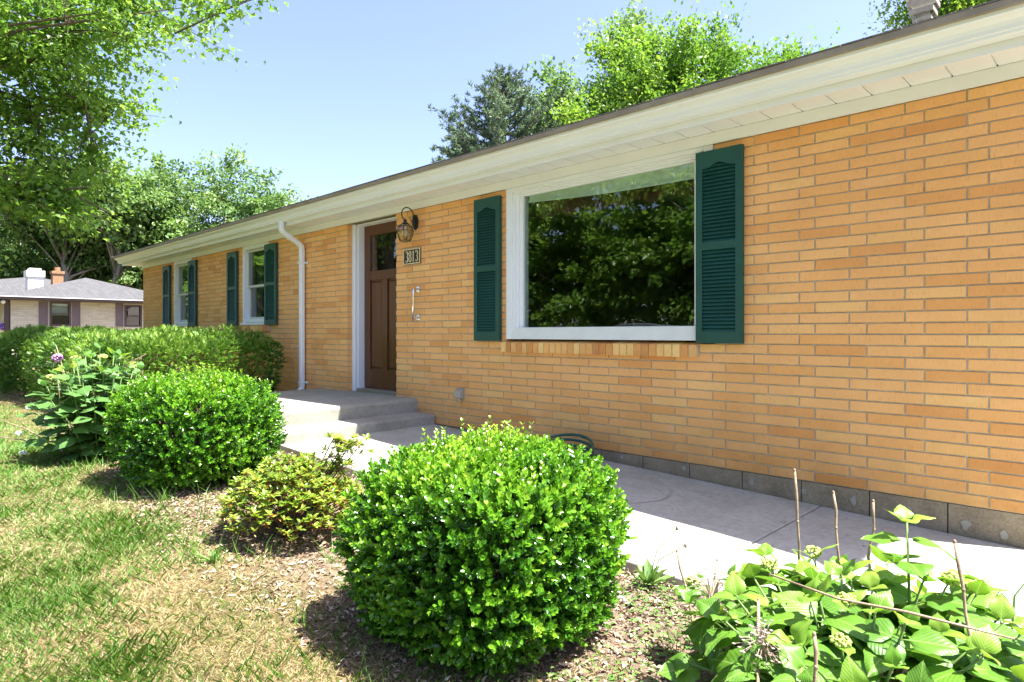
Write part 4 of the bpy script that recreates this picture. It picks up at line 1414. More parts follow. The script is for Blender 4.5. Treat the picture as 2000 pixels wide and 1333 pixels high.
# ------------------------------------------------------------------ trees
def tree(name, label, base, clumps, mat, barkm, seed, trunk_r, trunk_top, nleaf, leaf, tpl='rhomb', group=None, flat=.6, lean=(0, 0), limbs=26, droop=.3, sub=.55, trunk_sides=10, kind=None, young=.22, lw=.7, twigs=0):
    """clumps: ellipsoids (centre, radii) that the crown fills; leaves hang in sprays around twigs"""
    ro = root(name, base, label, "tree", group)
    r = np.random.default_rng(seed); rr = random.Random(seed)
    b = Vector(base)
    top = Vector((b.x + lean[0], b.y + lean[1], trunk_top))
    mb = MB(); n = 9; pts = []; rad = []
    for i in range(n):
        f = i / (n - 1)
        pts.append(b.lerp(top, f) + Vector((rr.gauss(0, .10), rr.gauss(0, .10), 0)) * (1 if 0 < i else 0) * trunk_r * 3 + Vector((0, 0, -.1 if i == 0 else 0)))
        rad.append(trunk_r * (1.35 if i == 0 else 1 - .78 * f))
    mb.tube(pts, rad, trunk_sides)
    vol = np.array([np.prod(c[1]) ** (2 / 3) for c in clumps]); vol /= vol.sum()
    ncl = max(10, nleaf // 90)
    cl = r.choice(len(clumps), ncl, p=vol)
    d = nrm(r.normal(size=(ncl, 3))); q = (.35 + .65 * r.random(ncl) ** .6)
    C = np.array([clumps[i][0] for i in cl]); Rd = np.array([clumps[i][1] for i in cl])
    cp = C + d * Rd * q[:, None]
    cp[:, 2] = np.maximum(cp[:, 2], b.z + .3)
    out = nrm(d * np.array([1, 1, .45]) + np.array([0, 0, .05 - droop * .5]))
    for k in range(limbs):
        i = rr.randrange(ncl); e = Vector(cp[i])
        f = min(.95, max(.22, (e.z - b.z) / max(.1, (trunk_top - b.z)) * rr.uniform(.45, .8)))
        s = b.lerp(top, f)
        j = min(n - 1, int(f * (n - 1)))
        s = pts[j].lerp(pts[min(n - 1, j + 1)], f * (n - 1) - j)
        m = s.lerp(e, .5) + Vector((rr.gauss(0, .15), rr.gauss(0, .15), .1 * (e - s).length * rr.uniform(.2, 1.2)))
        rl = max(.02, trunk_r * rr.uniform(.18, .4) * (1 - .5 * f))
        mb.tube([s, s.lerp(m, .5) + Vector((0, 0, .05)), m, m.lerp(e, .5), e], [rl, rl * .8, rl * .55, rl * .35, rl * .12], 6)
    for i in range(twigs):      # twigs that carry the sprays
        e = Vector(cp[i]); o_ = Vector(out[i]); a = e - o_ * sub * 1.6; mb.tube([a, e - o_ * sub * .3 + Vector((0, 0, .03)), e + o_ * sub], [.014, .009, .003], 4)
    mb.build("trunk", barkm, ro, True)
    per = int(math.ceil(nleaf / ncl)); N = per * ncl
    ci = np.repeat(np.arange(ncl), per)
    size = sub * r.uniform(.6, 1.25, ncl)
    f = r.random(N) - .5
    off = np.clip(r.normal(size=(N, 3)), -1.7, 1.7) * .30 * np.array([1, 1, flat])
    P = cp[ci] + (out[ci] * (f * 2.0)[:, None] + off) * size[ci][:, None]
    P[:, 2] -= droop * (np.abs(f) * 1.0) * size[ci] * .5
    dd = nrm(out[ci] * .6 + r.normal(size=(N, 3)) * .7 + np.array([0, 0, -droop]))
    nn = nrm(np.array([0, 0, 1.0]) + r.normal(size=(N, 3)) * .55)
    t = np.clip(.40 + (Noise3(seed + 5, .9)(cp) * .14 + r.normal(size=ncl) * .12)[ci] + r.normal(size=N) * .10 + young * (f > .2), 0, 1)
    L = leaf * r.uniform(.7, 1.3, N)
    leaves("crown", tpl, P, dd, nn, L, L * lw, mat, t, ro)
    return ro


def W(px, t, z=None, py=None):
    """world point seen at picture column px, t metres out along the view axis"""
    u = (px - 1000) / 1260
    x, y = (-.696 + .718 * u) * t, -4.37 + (.718 + .696 * u) * t
    if py is not None: z = .965 + (652 - py) / 1260 * t
    return (x, y, z)


def E(px, py, t, rh, rv): return (W(px, t, None, py), (rh, rh, rv))

# big maple on the front lawn, trunk outside the picture on the left
bx, by, _ = W(-330, 9.2, 0)
tree("maple_tree", "tall maple in front whose boughs hang in from above the lawn", (bx, by, float(gz(bx, by))),
     [E(-120, 120, 10.2, 2.3, 2.0), E(60, 250, 10.4, 1.35, 1.3), E(125, 60, 9.8, 1.2, 1.1), E(250, 0, 9.6, .95, .70), E(385, -20, 9.0, .80, .42), E(455, 22, 8.8, .42, .18), E(30, 390, 9.6, .6, .45), E(110, 385, 9.8, .42, .42), E(-160, -330, 10.5, 2.2, 1.4), E(175, 235, 10.4, .62, .72), E(-420, 0, 9.2, 2.6, 2.4)],
     M['maple'], M['bark'], 101, .26, 8.0, 56000, .086, 'maple2', None, .45, (.4, .3), 60, .35, .62, lw=.95, twigs=320)
# woods beyond the neighbour's house
TL = [(-90, 330, 40, 5.0), (30, 345, 44, 5.0), (120, 352, 40, 3.9), (222, 330, 42, 4.0), (318, 322, 46, 4.8), (428, 302, 46, 5.0), (508, 350, 49, 4.2), (552, 392, 52, 2.6)]
TLL = ["pale-leaved tree at the far left beyond the maple boughs", "dense tree behind the white chimney of the neighbouring house", "tree with a leaning bare grey trunk above the neighbour's hip roof",
       "tree with a straight pale trunk beside the far end of the eaves", "broad tree left of the tallest tree over the far eaves", "tallest tree rising above the far end of the long roof", "rounded tree just right of the tallest one over the roof", "smallest tree at the right end of the far row, low over the roof"]
for i, (px, top, t, rad) in enumerate(TL):
    x, y, _ = W(px, t, 0); zt_ = .965 + (652 - top) / 1260 * t
    ce = [((x, y, zt_ - rad * .95), (rad * .95, rad * .95, rad * .95)), ((x + 1.2, y - 1.6, zt_ - rad * 1.55), (rad * .75, rad * .75, rad * .6)), ((x - 1.2, y + 1.5, zt_ - rad * 1.5), (rad * .75, rad * .75, rad * .6))]
    if i in (2, 3): ce = [((x, y, zt_ - 1.7), (rad, rad, 1.9)), ((x - 3.2, y + 3.2, zt_ - 4.2), (rad * .8, rad * .8, 2.2))]
    if i not in (2, 3): ce.append(((x, y, 3.2), (rad * .8, rad * .8, 2.6)))
    tree("broadleaf_tree", TLL[i], (x, y, -.1), ce, M['treeleaf'], M['bark_pale'], 200 + i, .30 if i in (2, 3) else .26, zt_ - rad * .8, 21000, .29, 'rhomb', "trees in the wood behind the neighbouring house", .6, ((-1.2, .5) if i == 2 else (.4, .3)), 22, .2, 1.15, lw=.6)
# dark understorey behind them
r = np.random.default_rng(9); N = 17000
px_ = r.uniform(-160, 640, N); tt = r.uniform(48, 62, N); u_ = (px_ - 1000) / 1260
hh = 9.5 + Noise3(77, .25)(np.stack([px_ / 10, px_ * 0, px_ * 0], 1)) * 2.0
P = np.stack([(-.696 + .718 * u_) * tt, -4.37 + (.718 + .696 * u_) * tt, r.random(N) * hh], 1)
o = leaves("woodland", 'rhomb', P, r.normal(size=(N, 3)), r.normal(size=(N, 3)) + np.array([0, 0, .8]), r.uniform(.4, .9, N), r.uniform(.3, .6, N), M['treeleaf'], np.clip(.78 + r.normal(size=N) * .20, 0, 1))
tag(o, "deep green mass of far woodland filling in behind the trees", "woods", kind='stuff')

# trees behind the house
x, y, _ = W(1330, 25, 0)
tree("lime_green_tree", "big fresh-green tree rising behind the house above the picture window", (x, y, -.1),
     [E(1330, 215, 25, 3.3, 2.3), E(1230, 120, 25, 1.1, 1.3), E(1320, 130, 25, 1.1, 1.2), E(1400, 110, 25, .9, 1.1), E(1490, 165, 25, 1.5, 1.2), E(1560, 130, 25, .5, .5), E(1180, 260, 25, 1.6, 1.6), E(1450, 300, 24, 3.0, 1.6)],
     M['limeleaf'], M['bark'], 301, .3, 9.0, 50000, .165, 'rhomb', None, .9, (.2, .2), 40, -.25, .8, young=.24, lw=.62)
x, y, _ = W(1130, 29, 0)
tree("poplar_tree", "looser grey-green tree between the pine and the fresh-green tree", (x, y, -.1),
     [E(1080, 190, 29, .9, 1.5), E(1115, 250, 29, 1.5, 2.0), E(1160, 330, 29, 2.6, 2.4), E(1060, 300, 29, 1.2, 2.0), E(1225, 75, 29, 1.2, 1.0), E(1215, 170, 29, 1.4, 1.8), E(1180, 220, 29, 1.0, 1.2)],
     M['treeleaf'], M['bark'], 302, .25, 9.5, 26000, .18, 'rhomb', None, .9, (.2, .2), 30, -.2, .75, lw=.75)
x, y, _ = W(1860, 21, 0)
tree("lime_green_tree", "fresh-green tree behind the roof vent at the top right", (x, y, -.1),
     [E(1810, 40, 21, .9, .9), E(1880, 10, 21, 1.3, 1.1), E(1960, -40, 21, 1.5, 1.3), E(1870, -110, 21, 1.6, 1.4), E(1900, 130, 21, 2.0, 1.6)],
     M['limeleaf'], M['bark'], 303, .25, 9.0, 22000, .135, 'rhomb', None, .9, (.2, .2), 24, -.2, .75, young=.3, lw=.62)


def pine(base, top, rad, label, seed):
    ro = root("pine_tree", base, label, "tree"); rr = random.Random(seed); r = np.random.default_rng(seed)
    b = Vector(base); mb = MB(); mb.tube([b, b + Vector((.05, 0, (top - b.z) * .5)), Vector((b.x, b.y, top))], [.26, .16, .03], 9)
    P = []; D = []; T = []
    z = top
    k = 0
    while z > 2.0:
        f = (top - z) / (top - 2.0); rl = rad * min(1, .22 + f * 2.6) * rr.uniform(.75, 1.1)
        for j in range(7):
            a = k * .9 + j * 6.283 / 7 + rr.uniform(-.25, .25); ll = rl * rr.uniform(.7, 1.15)
            rise = .55 - .55 * f
            s = Vector((b.x, b.y, z)); e = s + Vector((math.cos(a), math.sin(a), rise)) * ll
            e.z += .25
            mb.tube([s, s.lerp(e, .5) - Vector((0, 0, .06 * ll)), e], [.035, .022, .008], 5)
            nb = max(6, int(ll * 10))
            for i in range(nb):
                g = .25 + .75 * (i + rr.random()) / nb
                p = s.lerp(e, g) + Vector((rr.gauss(0, .16), rr.gauss(0, .16), rr.gauss(.05, .10)))
                ax = Vector((math.cos(a) + rr.gauss(0, .5), math.sin(a) + rr.gauss(0, .5), .9 + rr.gauss(0, .3))).normalized()
                tn = rr.gauss(.45, .16)
                for q in range(24):
                    dv = ax * rr.uniform(.3, 1.1) + Vector((rr.gauss(0, .5), rr.gauss(0, .5), rr.gauss(0, .5)))
                    P.append(p + ax * rr.uniform(-.1, .12)); D.append(dv); T.append(min(1, max(0, tn + rr.gauss(0, .12))))
        z -= rr.uniform(.32, .46); k += 1
    mb.build("trunk", M['bark'], ro, True)
    n_ = len(P); L = r.uniform(.12, .22, n_)
    leaves("crown", 'rhomb', [tuple(p) for p in P], [tuple(d) for d in D], r.normal(size=(n_, 3)), L, .028, M['pine'], T, ro)
    return ro


x, y, _ = W(985, 27, 0); pine((x, y, -.1), .965 + (652 - 172) / 1260 * 27, 2.9, "tall blue-green pine standing behind the roof over the front door", 401)
x, y, _ = W(905, 29, 0); pine((x, y, -.1), .965 + (652 - 285) / 1260 * 29, 1.7, "shorter pine left of the tall pine, low over the roof edge", 402)

# trees over the road (what the picture window mirrors)
OT = [((-29.5, -25.5), 12.0, 5.0, "shady tree over the road, third along from the picture window"), ((-22.0, -26.0), 12.5, 5.0, "shady tree over the road, second along, behind the parked car"), ((-14.5, -25.0), 12.0, 5.0, "shady tree over the road, opposite the picture window"),
      ((-42.0, -15.0), 12.0, 5.0, "shady tree over the road beyond the neighbouring house front"), ((-52.0, -18.5), 12.0, 5.0, "shady tree over the road, second farthest along the street"), ((-64.0, -17.0), 12.0, 5.5, "shady tree on the near verge, farthest along the street"),
      ((-6.5, -26.5), 12.0, 5.0, "shady tree over the road, straight across from the front walk"), ((2.0, -25.5), 12.0, 5.0, "shady tree over the road, nearest the right end of the house")]
for i, ((x, y), hh_, rad, lab) in enumerate(OT):
    tree("roadside_tree", lab, (x, y, -.25), [((x, y, 7.5), (rad, rad, 5.5)), ((x + 1, y + 2.5, 3.4), (rad * .75, rad * .6, 2.6)), ((x - 2, y + 2.0, 4.5), (rad * .6, rad * .6, 3.0))],
         M['maple'], M['bark_pale'], 500 + i, .35, 9.0, 26000 if i < 3 else 8000, .28 if i < 3 else .56, 'rhomb', "trees over the road", .45, (.3, .3), 26, .35, 1.1, lw=.8)

# ------------------------------------------------------------------ neighbouring house
NX = -30.4
def ny(px):
    u = (px - 1000) / 1260; ratio = (-.696 + .718 * u) / (.718 + .696 * u)
    return NX / ratio - 4.37


def nzv(px, py):
    u = (px - 1000) / 1260; t = NX / (-.696 + .718 * u)
    return .965 + (652 - py) / 1260 * t


M['nbrick'] = brick_mat("pale_brick", True)
for nd in M['nbrick'].node_tree.nodes:
    if nd.type == 'VALTORGB' and len(nd.color_ramp.elements) == 6:
        for e, c in zip(nd.color_ramp.elements, ((.50, .46, .38), (.56, .52, .44), (.60, .56, .48), (.62, .58, .50), (.64, .60, .53), (.54, .49, .41))): e.color = (*c, 1)
M['brown'] = simple("brown_trim", (.070, .045, .045), .5, .15, 4)
M['brown_brick'] = simple("brown_brick", (.30, .17, .09), .9, .25, 12)
M['mauve'] = simple("mauve_shutter", (.15, .11, .125), .55, .1, 5)
M['white'] = simple("white_paint", (.75, .76, .76), .6, .06, 4)
M['shade'] = simple("white_shade", (.7, .72, .72), .8, .03)

nb = root("neighbour_house", (-34, 3, -.05), "pale brick neighbouring house with grey hip roof and mauve shutters", "house")
NY0, NY1 = ny(21), 6.0
wins = [(ny(97), ny(139), nzv(118, 637), nzv(118, 590)), (ny(243), ny(277.5), nzv(260, 638.5), nzv(260, 596.5))]
mb = MB()
ys = sorted([NY0, NY1] + [w[0] for w in wins] + [w[1] for w in wins])
EZ = 2.26
def nwall(mb, x0, x1):
    for a, b in zip(ys[:-1], ys[1:]):
        m = (a + b) / 2; w = [q for q in wins if q[0] < m < q[1]]
        if w: mb.box(x0, x1, a, b, -.2, w[0][2]); mb.box(x0, x1, a, b, w[0][3], EZ)
        else: mb.box(x0, x1, a, b, -.2, EZ)
nwall(mb, NX - .25, NX - .008)
mb.box(NX - 4, NX - .26, NY1 - .2, NY1, -.2, EZ); mb.box(NX - 4, NX - .26, NY0, NY0 + .2, -.2, EZ); mb.box(NX - 4.2, NX - 4, NY0, NY1, -.2, EZ)
mb.build("wall", M['mortar'], nb)
mb = MB()
for rI in range(int(EZ / .068)):
    z = -.1 + rI * .068 + .07
    y = NY0 + (.1 if rI % 2 else 0) - .2
    while y < NY1:
        a, b = max(y, NY0), min(y + .292, NY1)
        zz = z + .03
        segs = [(a, b)]
        for w in wins:
            if w[2] < zz < w[3]:
                ns = []
                for p, q in segs:
                    if w[1] <= p or w[0] >= q: ns.append((p, q)); continue
                    if w[0] > p: ns.append((p, w[0]))
                    if w[1] < q: ns.append((w[1], q))
                segs = ns
        for p, q in segs:
            if q - p > .03 and z + .058 < EZ: mb.box(NX - .01, NX, p, q, z, z + .058, random.random())
        y += .302
tag(mb.build("brickwork", M['nbrick'], nb), kind='stuff')
for i, w in enumerate(wins):
    mb = MB(); y0_, y1_, z0_, z1_ = w
    for a, b, c, d in ((y0_, y0_ + .07, z0_, z1_), (y1_ - .07, y1_, z0_, z1_), (y0_ + .07, y1_ - .07, z1_ - .07, z1_), (y0_ + .07, y1_ - .07, z0_, z0_ + .06), (y0_ + .07, y1_ - .07, (z0_ + z1_) / 2 - .02, (z0_ + z1_) / 2 + .02)):
        mb.box(NX - .12, NX + .02, a, b, c, d)
    wf = mb.build("window", M['brown'], nb)
    mb = MB(); mb.box(NX - .08, NX - .07, y0_ + .07, y1_ - .07, z0_ + .06, z1_ - .07); mb.build("pane", M['pane'], wf)
    if i == 0: mb = MB(); mb.box(NX - .16, NX - .15, y0_ + .07, y1_ - .07, z0_ + .42, z1_ - .05); mb.build("window_shade", M['shade'], wf)
    m1 = MB(); n = int((y1_ - y0_) / .07)
    for k in range(n): m1.box(NX, NX + .05, y0_ + k * .07, y0_ + k * .07 + .062, z0_ - .10, z0_ - .01, random.random())
    m1.build("window_sill", M['nbrick'], wf)
for a, b in ((76, 94), (141, 157), (226, 241)):
    mb = MB(); y0_, y1_ = ny(a), ny(b); zz0, zz1 = nzv(a, 638), nzv(a, 590)
    for c, d, e, f in ((y0_, y0_ + .05, zz0, zz1), (y1_ - .05, y1_, zz0, zz1), (y0_ + .05, y1_ - .05, zz0, zz0 + .06), (y0_ + .05, y1_ - .05, zz1 - .06, zz1), (y0_ + .05, y1_ - .05, (zz0 + zz1) / 2 - .03, (zz0 + zz1) / 2 + .03)):
        mb.box(NX + .003, NX + .035, c, d, e, f)
    mb.box(NX + .004, NX + .022, y0_ + .05, y1_ - .05, zz0 + .06, zz1 - .06)
    mb.build("shutter", M['mauve'], nb)
# roof of the near wing and of the main block
def hip(mb, x0, x1, y0, y1, z, apexes):
    n = [(x0, y0, z), (x1, y0, z), (x1, y1, z), (x0, y1, z)]
    (ax0, ay, az), (ax1, _, _) = apexes
    mb.add(n + [(ax0, ay, az), (ax1, ay, az)], [(0, 1, 5, 4), (1, 2, 5), (2, 3, 4, 5), (3, 0, 4), (0, 3, 2, 1)])
mb = MB()
ay = (NY0 - .45 + NY1 + .45) / 2
hip(mb, -40, NX + .45, NY0 - .45, NY1 + .45, 2.36, ((-38, ay, 3.42), (NX + .45 - 3.25, ay, 3.42)))
hip(mb, -46, -33.6, -5.5, 6.5, 2.37, ((-41, 2.0, 3.72), (-38.2, 2.0, 3.72)))
nr = mb.build("roof", M['shingle_far'], nb)
mb = MB(); mb.box(NX + .40, NX + .46, NY0 - .46, NY1 + .46, 2.24, 2.355); mb.box(-40, NX + .40, NY0 - .46, NY0 - .40, 2.24, 2.355); mb.box(NX + .02, NX + .40, NY0 - .4, NY1 + .4, 2.235, 2.262)
mb.build("fascia_board", M['brown'], nr)
mb = MB(); mb.box(NX + .462, NX + .50, NY0 - .46, NY1 + .46, 2.335, 2.362); mb.build("gutter", M['white'], nr)
x, y, _ = W(67.5, 26.4, 0); cz = .965 + 125 / 1260 * 26.4
mb = MB(); mb.box(x - .26, x + .26, y - .26, y + .26, 2.4, cz - .32); mb.box(x - .31, x + .31, y - .31, y + .31, cz - .32, cz - .06); mb.box(x - .2, x + .2, y - .2, y + .2, cz - .06, cz + .04)
mb.build("chimney", M['white'], nr, bevel=.01)
x, y, _ = W(112, 29, 0); cz = .965 + 125 / 1260 * 29
mb = MB(); mb.box(x - .2, x + .2, y - .2, y + .2, 2.4, cz - .2); mb.box(x - .24, x + .24, y - .24, y + .24, cz - .2, cz - .08); mb.tube([(x, y, cz - .08), (x, y, cz + .1)], .12, 8)
mb.build("chimney", M['brown_brick'], nr)
# shaded porch at its left, with a post and twin floodlights
mb = MB(); mb.box(NX - .25, NX - .05, NY0 - .16, NY0 - .03, -.1, 2.24); mb.build("porch_post", M['brown'], nb)
mb = MB(); mb.box(-35.5, -35.3, -5.0, NY0 - .2, -.1, 2.3); mb.build("porch_wall", M['brown'], nb)
mb = MB()
for yy in (NY0 - .42, NY0 - .26): mb.ball((NX + .30, yy, 2.14), .075, 8, 6)
mb.build("floodlight", M['white'], nb, True)
# hanging basket of petunias and the covered grill
x, y, z = W(9, 24.5, None, 643)
fb = root("flower_basket", (x, y, z - .2), "white hanging basket of purple petunias at the far left porch", "planter")
mb = MB(); mb.lathe((x, y, z - .16), [(.10, 0), (.19, .14), (.20, .16)], 12); mb.build("pot", M['white'], fb)
mb = MB()
for k in range(3): a = k * 2.09; mb.tube([(x + .19 * math.cos(a), y + .19 * math.sin(a), z), (x, y, z + .62)], .008, 4)
mb.build("hanger", M['white'], fb)
flower_head((x, y, z + .05), .22, M['purple'], fb, 4, "blossom", .6, 120, .05)
x, y, _ = W(66, 23.5, 0); zg_ = -.05; zz = .965 + (652 - 645) / 1260 * 23.5
gl = root("covered_grill", (x, y, zg_), "dark covered barbecue grill in front of the neighbouring wall", "grill")
mb = MB(); mb.box(x - .25, x + .25, y - .42, y + .42, .0, zz - .16); mb.build("cart", M['plaque'], gl, bevel=.03)
mb = MB()
n = 8
prof = [(.27 * math.cos(math.pi * k / n), zz - .16 + .16 * math.sin(math.pi * k / n)) for k in range(n + 1)]
mb.add([(x + p, y - .44, q) for p, q in prof] + [(x + p, y + .44, q) for p, q in prof], [tuple(range(n + 1)), tuple(range(n + 1, 2 * n + 2))[::-1]] + [(k, n + 1 + k, n + 2 + k, k + 1) for k in range(n)] + [(0, n, 2 * n + 1, n + 1)])
mb.build("lid", M['plaque'], gl)

# ------------------------------------------------------------------ parked car over the road (mirrored low in the picture window)
def car(cx, cy, zg):
    ro = root("parked_car", (cx, cy, zg), "silver-grey car parked along the road, mirrored low in the picture window", "car")
    paint = simple("car_paint", (.30, .33, .38), .25, .03, 3, .6); dk = M['plaque']
    def sect(pr, y0, y1):
        mb = MB(); n = len(pr)
        vs = [(cx + x, cy + y0, zg + z) for x, z in pr] + [(cx + x, cy + y1, zg + z) for x, z in pr]
        mb.add(vs, [tuple(range(n)), tuple(range(n, 2 * n))[::-1]] + [(( k + 1) % n, k, n + k, n + (k + 1) % n) for k in range(n)]); return mb
    lower = [(-2.25, .35), (-2.30, .62), (-2.18, .90), (-1.9, .98), (1.0, 1.02), (2.0, .92), (2.25, .75), (2.28, .4), (2.1, .25), (-2.1, .25)]
    b = sect(lower, -.88, .88).build("body", paint, ro, bevel=.06)
    upper = [(-1.95, .98), (-1.55, 1.38), (-1.2, 1.46), (.0, 1.49), (.45, 1.42), (1.15, 1.01)]
    sect([(x * .97, z - .03) for x, z in upper], -.74, .74).build("cabin_glass", M['pane'], ro)
    top = [(-1.5, 1.37), (-1.2, 1.475), (.0, 1.505), (.42, 1.43), (.42, 1.40), (-1.5, 1.34)]
    sect(top, -.72, .72).build("roof", paint, ro, bevel=.02)
    mb = MB()
    for xa, za, xb, zb_ in ((-1.95, .98, -1.5, 1.37), (-.45, 1.0, -.5, 1.48), (1.15, 1.01, .42, 1.42)):
        for s in (-.75, .75): mb.tube([(cx + xa, cy + s, zg + za), (cx + xb, cy + s * .97, zg + zb_)], .035, 6)
    mb.build("pillar", paint, ro)
    for x in (-1.4, 1.35):
        for s in (-.86, .86):
            mb = MB(); mb.tube([(cx + x, cy + s - .1, zg + .33), (cx + x, cy + s + .1, zg + .33)], .33, 20); w = mb.build("wheel", dk, ro)
            mb = MB(); mb.tube([(cx + x, cy + s - .105, zg + .33), (cx + x, cy + s + .105, zg + .33)], .2, 14); mb.build("rim", M['chrome'], w)
    for s in (-.6, .6):
        mb = MB(); mb.ball((cx + 2.2, cy + s, zg + .68), .12, 8, 6, (.5, 1.4, .7)); mb.build("headlight", M['white'], ro, True)
        mb = MB(); mb.ball((cx - 2.26, cy + s, zg + .72), .11, 8, 6, (.4, 1.5, .8)); mb.build("tail_light", M['maroon'], ro, True)


car(-13.2, -17.2, -.165)

# ------------------------------------------------------------------ ground cover
def bed_edge(P):
    return -3.04 + g_bed(P) * .16


g_bed = Noise3(21, 1.7)
g_patch = Noise3(22, 2.3); g_patch2 = Noise3(23, 6.0); g_thin = Noise3(24, 3.4)


def lawn_points(N, rmin, rmax, seed, a0=-1.62, a1=.62):
    """density falls off with distance from the front walk's viewpoint end of the lawn"""
    r = np.random.default_rng(seed)
    rad = rmin * (rmax / rmin) ** (r.random(N) ** 1.3)
    th = r.uniform(R(112), R(190), N)
    P = np.stack([CAM[0] + rad * np.cos(th), CAM[1] + rad * np.sin(th), np.zeros(N)], 1)
    return P, rad, r


P, rad, r = lawn_points(720000, 1.35, 22, 31)
e = bed_edge(P)
keep = (P[:, 1] < e + .60) & ~((P[:, 0] < -8.2) & (P[:, 1] > -2.35))
keep |= (P[:, 0] < -6.9) & (P[:, 1] < -2.4)
fade = np.clip((e + .30 - P[:, 1]) / .5, .10, 1)
pt = g_patch(P) * .55 + g_patch2(P) * .35
far = np.clip((rad - 4.5) / 4.0, 0, 1)
green = np.clip(.40 + pt * .80 + far * .40 + .22 * np.clip((e - P[:, 1]) / .8, -1, 1), 0, 1)
tuft = Noise3(26, 16.0)(P)
dens = np.clip(.80 + .25 * green + g_thin(P) * .2 + .35 * tuft, .25, 1) * (.10 + .90 * fade)
keep &= r.random(len(P)) < dens
P = P[keep]; rad = rad[keep]; green = green[keep]; tuft = tuft[keep]; N = len(P)
P[:, 2] = gz(P[:, 0], P[:, 1]) + g_noise(P) * .012 - .004
is_green = r.random(N) < np.clip(.06 + 1.3 * (green - .22), .05, .92)
t = np.where(is_green, .52 + .48 * r.random(N), .0 + .42 * r.random(N))
clump = g_patch2(P * 1.7) * .5 + .5
H = np.where(is_green, r.uniform(.030, .066, N) * (.7 + .5 * clump + .35 * np.clip(tuft, -.6, 1)), r.uniform(.015, .050, N))
Wd = .0020 * np.clip(rad / 2.6, .75, 6) * r.uniform(.8, 1.4, N)
D = np.stack([r.normal(size=N) * .42 + .18 * np.sin(P[:, 0] * 5 + P[:, 1] * 3), r.normal(size=N) * .42, np.where(is_green, 1.05, .50) + 0 * P[:, 0]], 1)
D[~is_green, :2] *= 1.6
dh = nrm(D * np.array([1, 1, 0]) + 1e-6)
Nn = dh + np.array([0, 0, -.1]) + r.normal(size=(N, 3)) * .25
o = leaves("grass", 'grass', P, D, Nn, H, Wd, M['grass'], t)
tag(o, "patchy green and straw-coloured lawn grass", "grass", kind='stuff')

# tall tufts round the shrubs and in the bed
r = np.random.default_rng(41)
cs = []
for k in range(60):
    a = r.uniform(0, 6.28)
    c = [(-5.02, -2.60, .68), (-3.44, -2.66, .5), (-1.9, -2.57, .62), (-6.2, -3.0, .6)][k % 4]
    cs.append((c[0] + c[2] * r.uniform(.95, 1.3) * math.cos(a), c[1] + c[2] * r.uniform(.95, 1.3) * math.sin(a)))
cs = [c for c in cs if c[1] < -1.85]
P = []; D = []; L = []
for x, y in cs:
    for k in range(int(r.integers(6, 22))):
        P.append((x + r.normal() * .03, y + r.normal() * .03, float(gz(x, y)) - .003)); D.append((r.normal() * .45, r.normal() * .45, 1)); L.append(r.uniform(.06, .17))
N = len(P)
o = leaves("grass", 'blade', P, D, r.normal(size=(N, 3)) * np.array([1, 1, .1]), L, .0036, M['grass'], .7 + .3 * r.random(N))
tag(o, "longer grass tufts sprouting round the shrubs in the bed", "grass", kind='stuff')

# bark mulch and fallen leaves on the bed
r = np.random.default_rng(42); N = 75000
P = np.stack([r.uniform(-7.4, .9, N), r.uniform(-3.75, -1.76, N), np.zeros(N)], 1)
e = bed_edge(P); k = (P[:, 1] > e - .10 + r.normal(size=N) * .07 + .06) & (r.random(N) < np.clip(.85 + .5 * g_thin(P), .50, 1)); P = P[k]; N = len(P)
P[:, 2] = gz(P[:, 0], P[:, 1]) + g_noise(P) * .012 + r.random(N) * .012
D = np.stack([r.normal(size=N), r.normal(size=N), r.normal(size=N) * .22], 1); L = r.uniform(.010, .045, N) * r.uniform(.6, 1.1, N)
o = leaves("mulch", 'rhomb', P, D, np.array([0, 0, 1.0]) + r.normal(size=(N, 3)) * .35, L, L * r.uniform(.18, .5, N), M['mulch'], r.random(N))
tag(o, "dry tan bark mulch and leaf litter round the shrubs", "mulch", kind='stuff')

r = np.random.default_rng(46); N = 420
P = np.stack([r.uniform(-5.3, .3, N), -1.74 + 1.70 * np.where(r.random(N) < .5, r.random(N) ** 3, 1 - r.random(N) ** 4 * .9), np.zeros(N)], 1)
P[:, 2] = walk_z(P[:, 0]) + .004
D = np.stack([r.normal(size=N), r.normal(size=N), r.normal(size=N) * .08], 1); L = r.uniform(.006, .022, N)
o = leaves("litter", 'rhomb', P, D, np.array([0, 0, 1.0]) + r.normal(size=(N, 3)) * .15, L, L * r.uniform(.2, .6, N), M['mulch'], r.random(N) * .8)
tag(o, "dry leaf bits and crumbs of soil scattered on the concrete walk", "litter", kind='stuff')

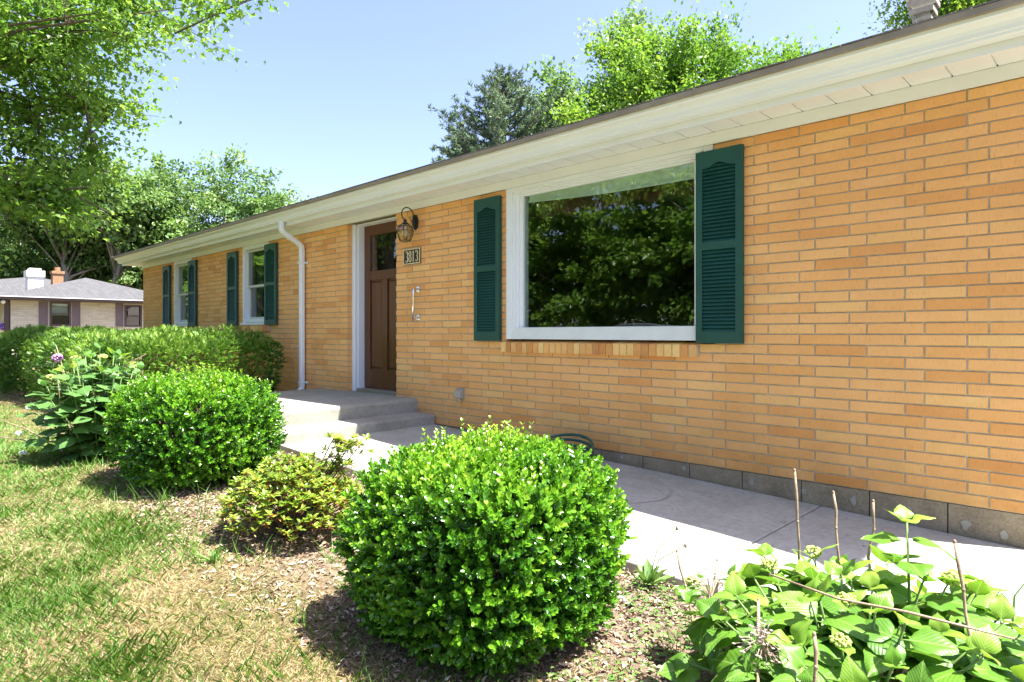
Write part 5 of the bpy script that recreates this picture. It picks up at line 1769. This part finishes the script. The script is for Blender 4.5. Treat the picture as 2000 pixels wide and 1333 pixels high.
# clover between the front boxwood and the hydrangea
r = np.random.default_rng(43); N = 750
c0 = np.array([[-1.35, -2.05], [-1.2, -2.3], [-1.25, -2.7], [-1.5, -1.95], [-1.05, -2.6]])
ci = r.integers(0, 5, N); Q = c0[ci] + r.normal(size=(N, 2)) * .11
Q = Q[Q[:, 1] < -1.80]; N = len(Q)
P = np.repeat(np.stack([Q[:, 0], Q[:, 1], gz(Q[:, 0], Q[:, 1]) + r.uniform(.01, .05, N)], 1), 3, axis=0)
a = np.tile(np.array([0, 2.094, 4.189]), N) + np.repeat(r.random(N) * 6, 3)
D = np.stack([np.cos(a), np.sin(a), .15 + 0 * a], 1)
o = leaves("clover", 'oval', P, D, np.tile(np.array([[0, 0, 1.0]]), (3 * N, 1)), .010, .008, M['clover'], np.repeat(r.random(N), 3))
tag(o, "small clover patch on the mulch by the walk edge", "clover", kind='stuff')


def dandelion(c, label, seed, stalks, n=16, L0=.12):
    zg = float(gz(*c)); ro = root("dandelion", (c[0], c[1], zg), label, "weed"); rr = random.Random(seed)
    P = []; D = []; Nn = []; L = []
    for k in range(n):
        a = k * 2.4; P.append((c[0], c[1], zg)); D.append((math.cos(a), math.sin(a), rr.uniform(.35, 1.6))); Nn.append((-math.cos(a), -math.sin(a), 1.0)); L.append(L0 * rr.uniform(.6, 1.2))
    L = np.array(L); leaves("leaf_rosette", 'oval', P, D, Nn, L, L * .26, M['clover'], [rr.uniform(.3, 1) for _ in P], ro)
    for dx, dy, dz in stalks:
        mb = MB(); e = Vector((c[0] + dx, c[1] + dy, zg + dz)); b = Vector((c[0], c[1], zg)); mb.tube([b, b.lerp(e, .5) + Vector((-dx * .2, -dy * .2, dz * .1)), e], .0022, 5); mb.build("stalk", M['green_stem'], ro, True)
        mb = MB(); mb.ball(e, .008, 6, 5, (1, 1, 1.7)); mb.build("seed_head", M['dryflower'], ro, True)


dandelion((-1.58, -1.86), "dandelion with two seed stalks at the walk edge beside the front boxwood", 3, [(.10, .08, .27), (.17, .03, .22)])
dandelion((-3.20, -3.14), "small leafy weed on the mulch in front of the azalea", 4, [], 10, .09)
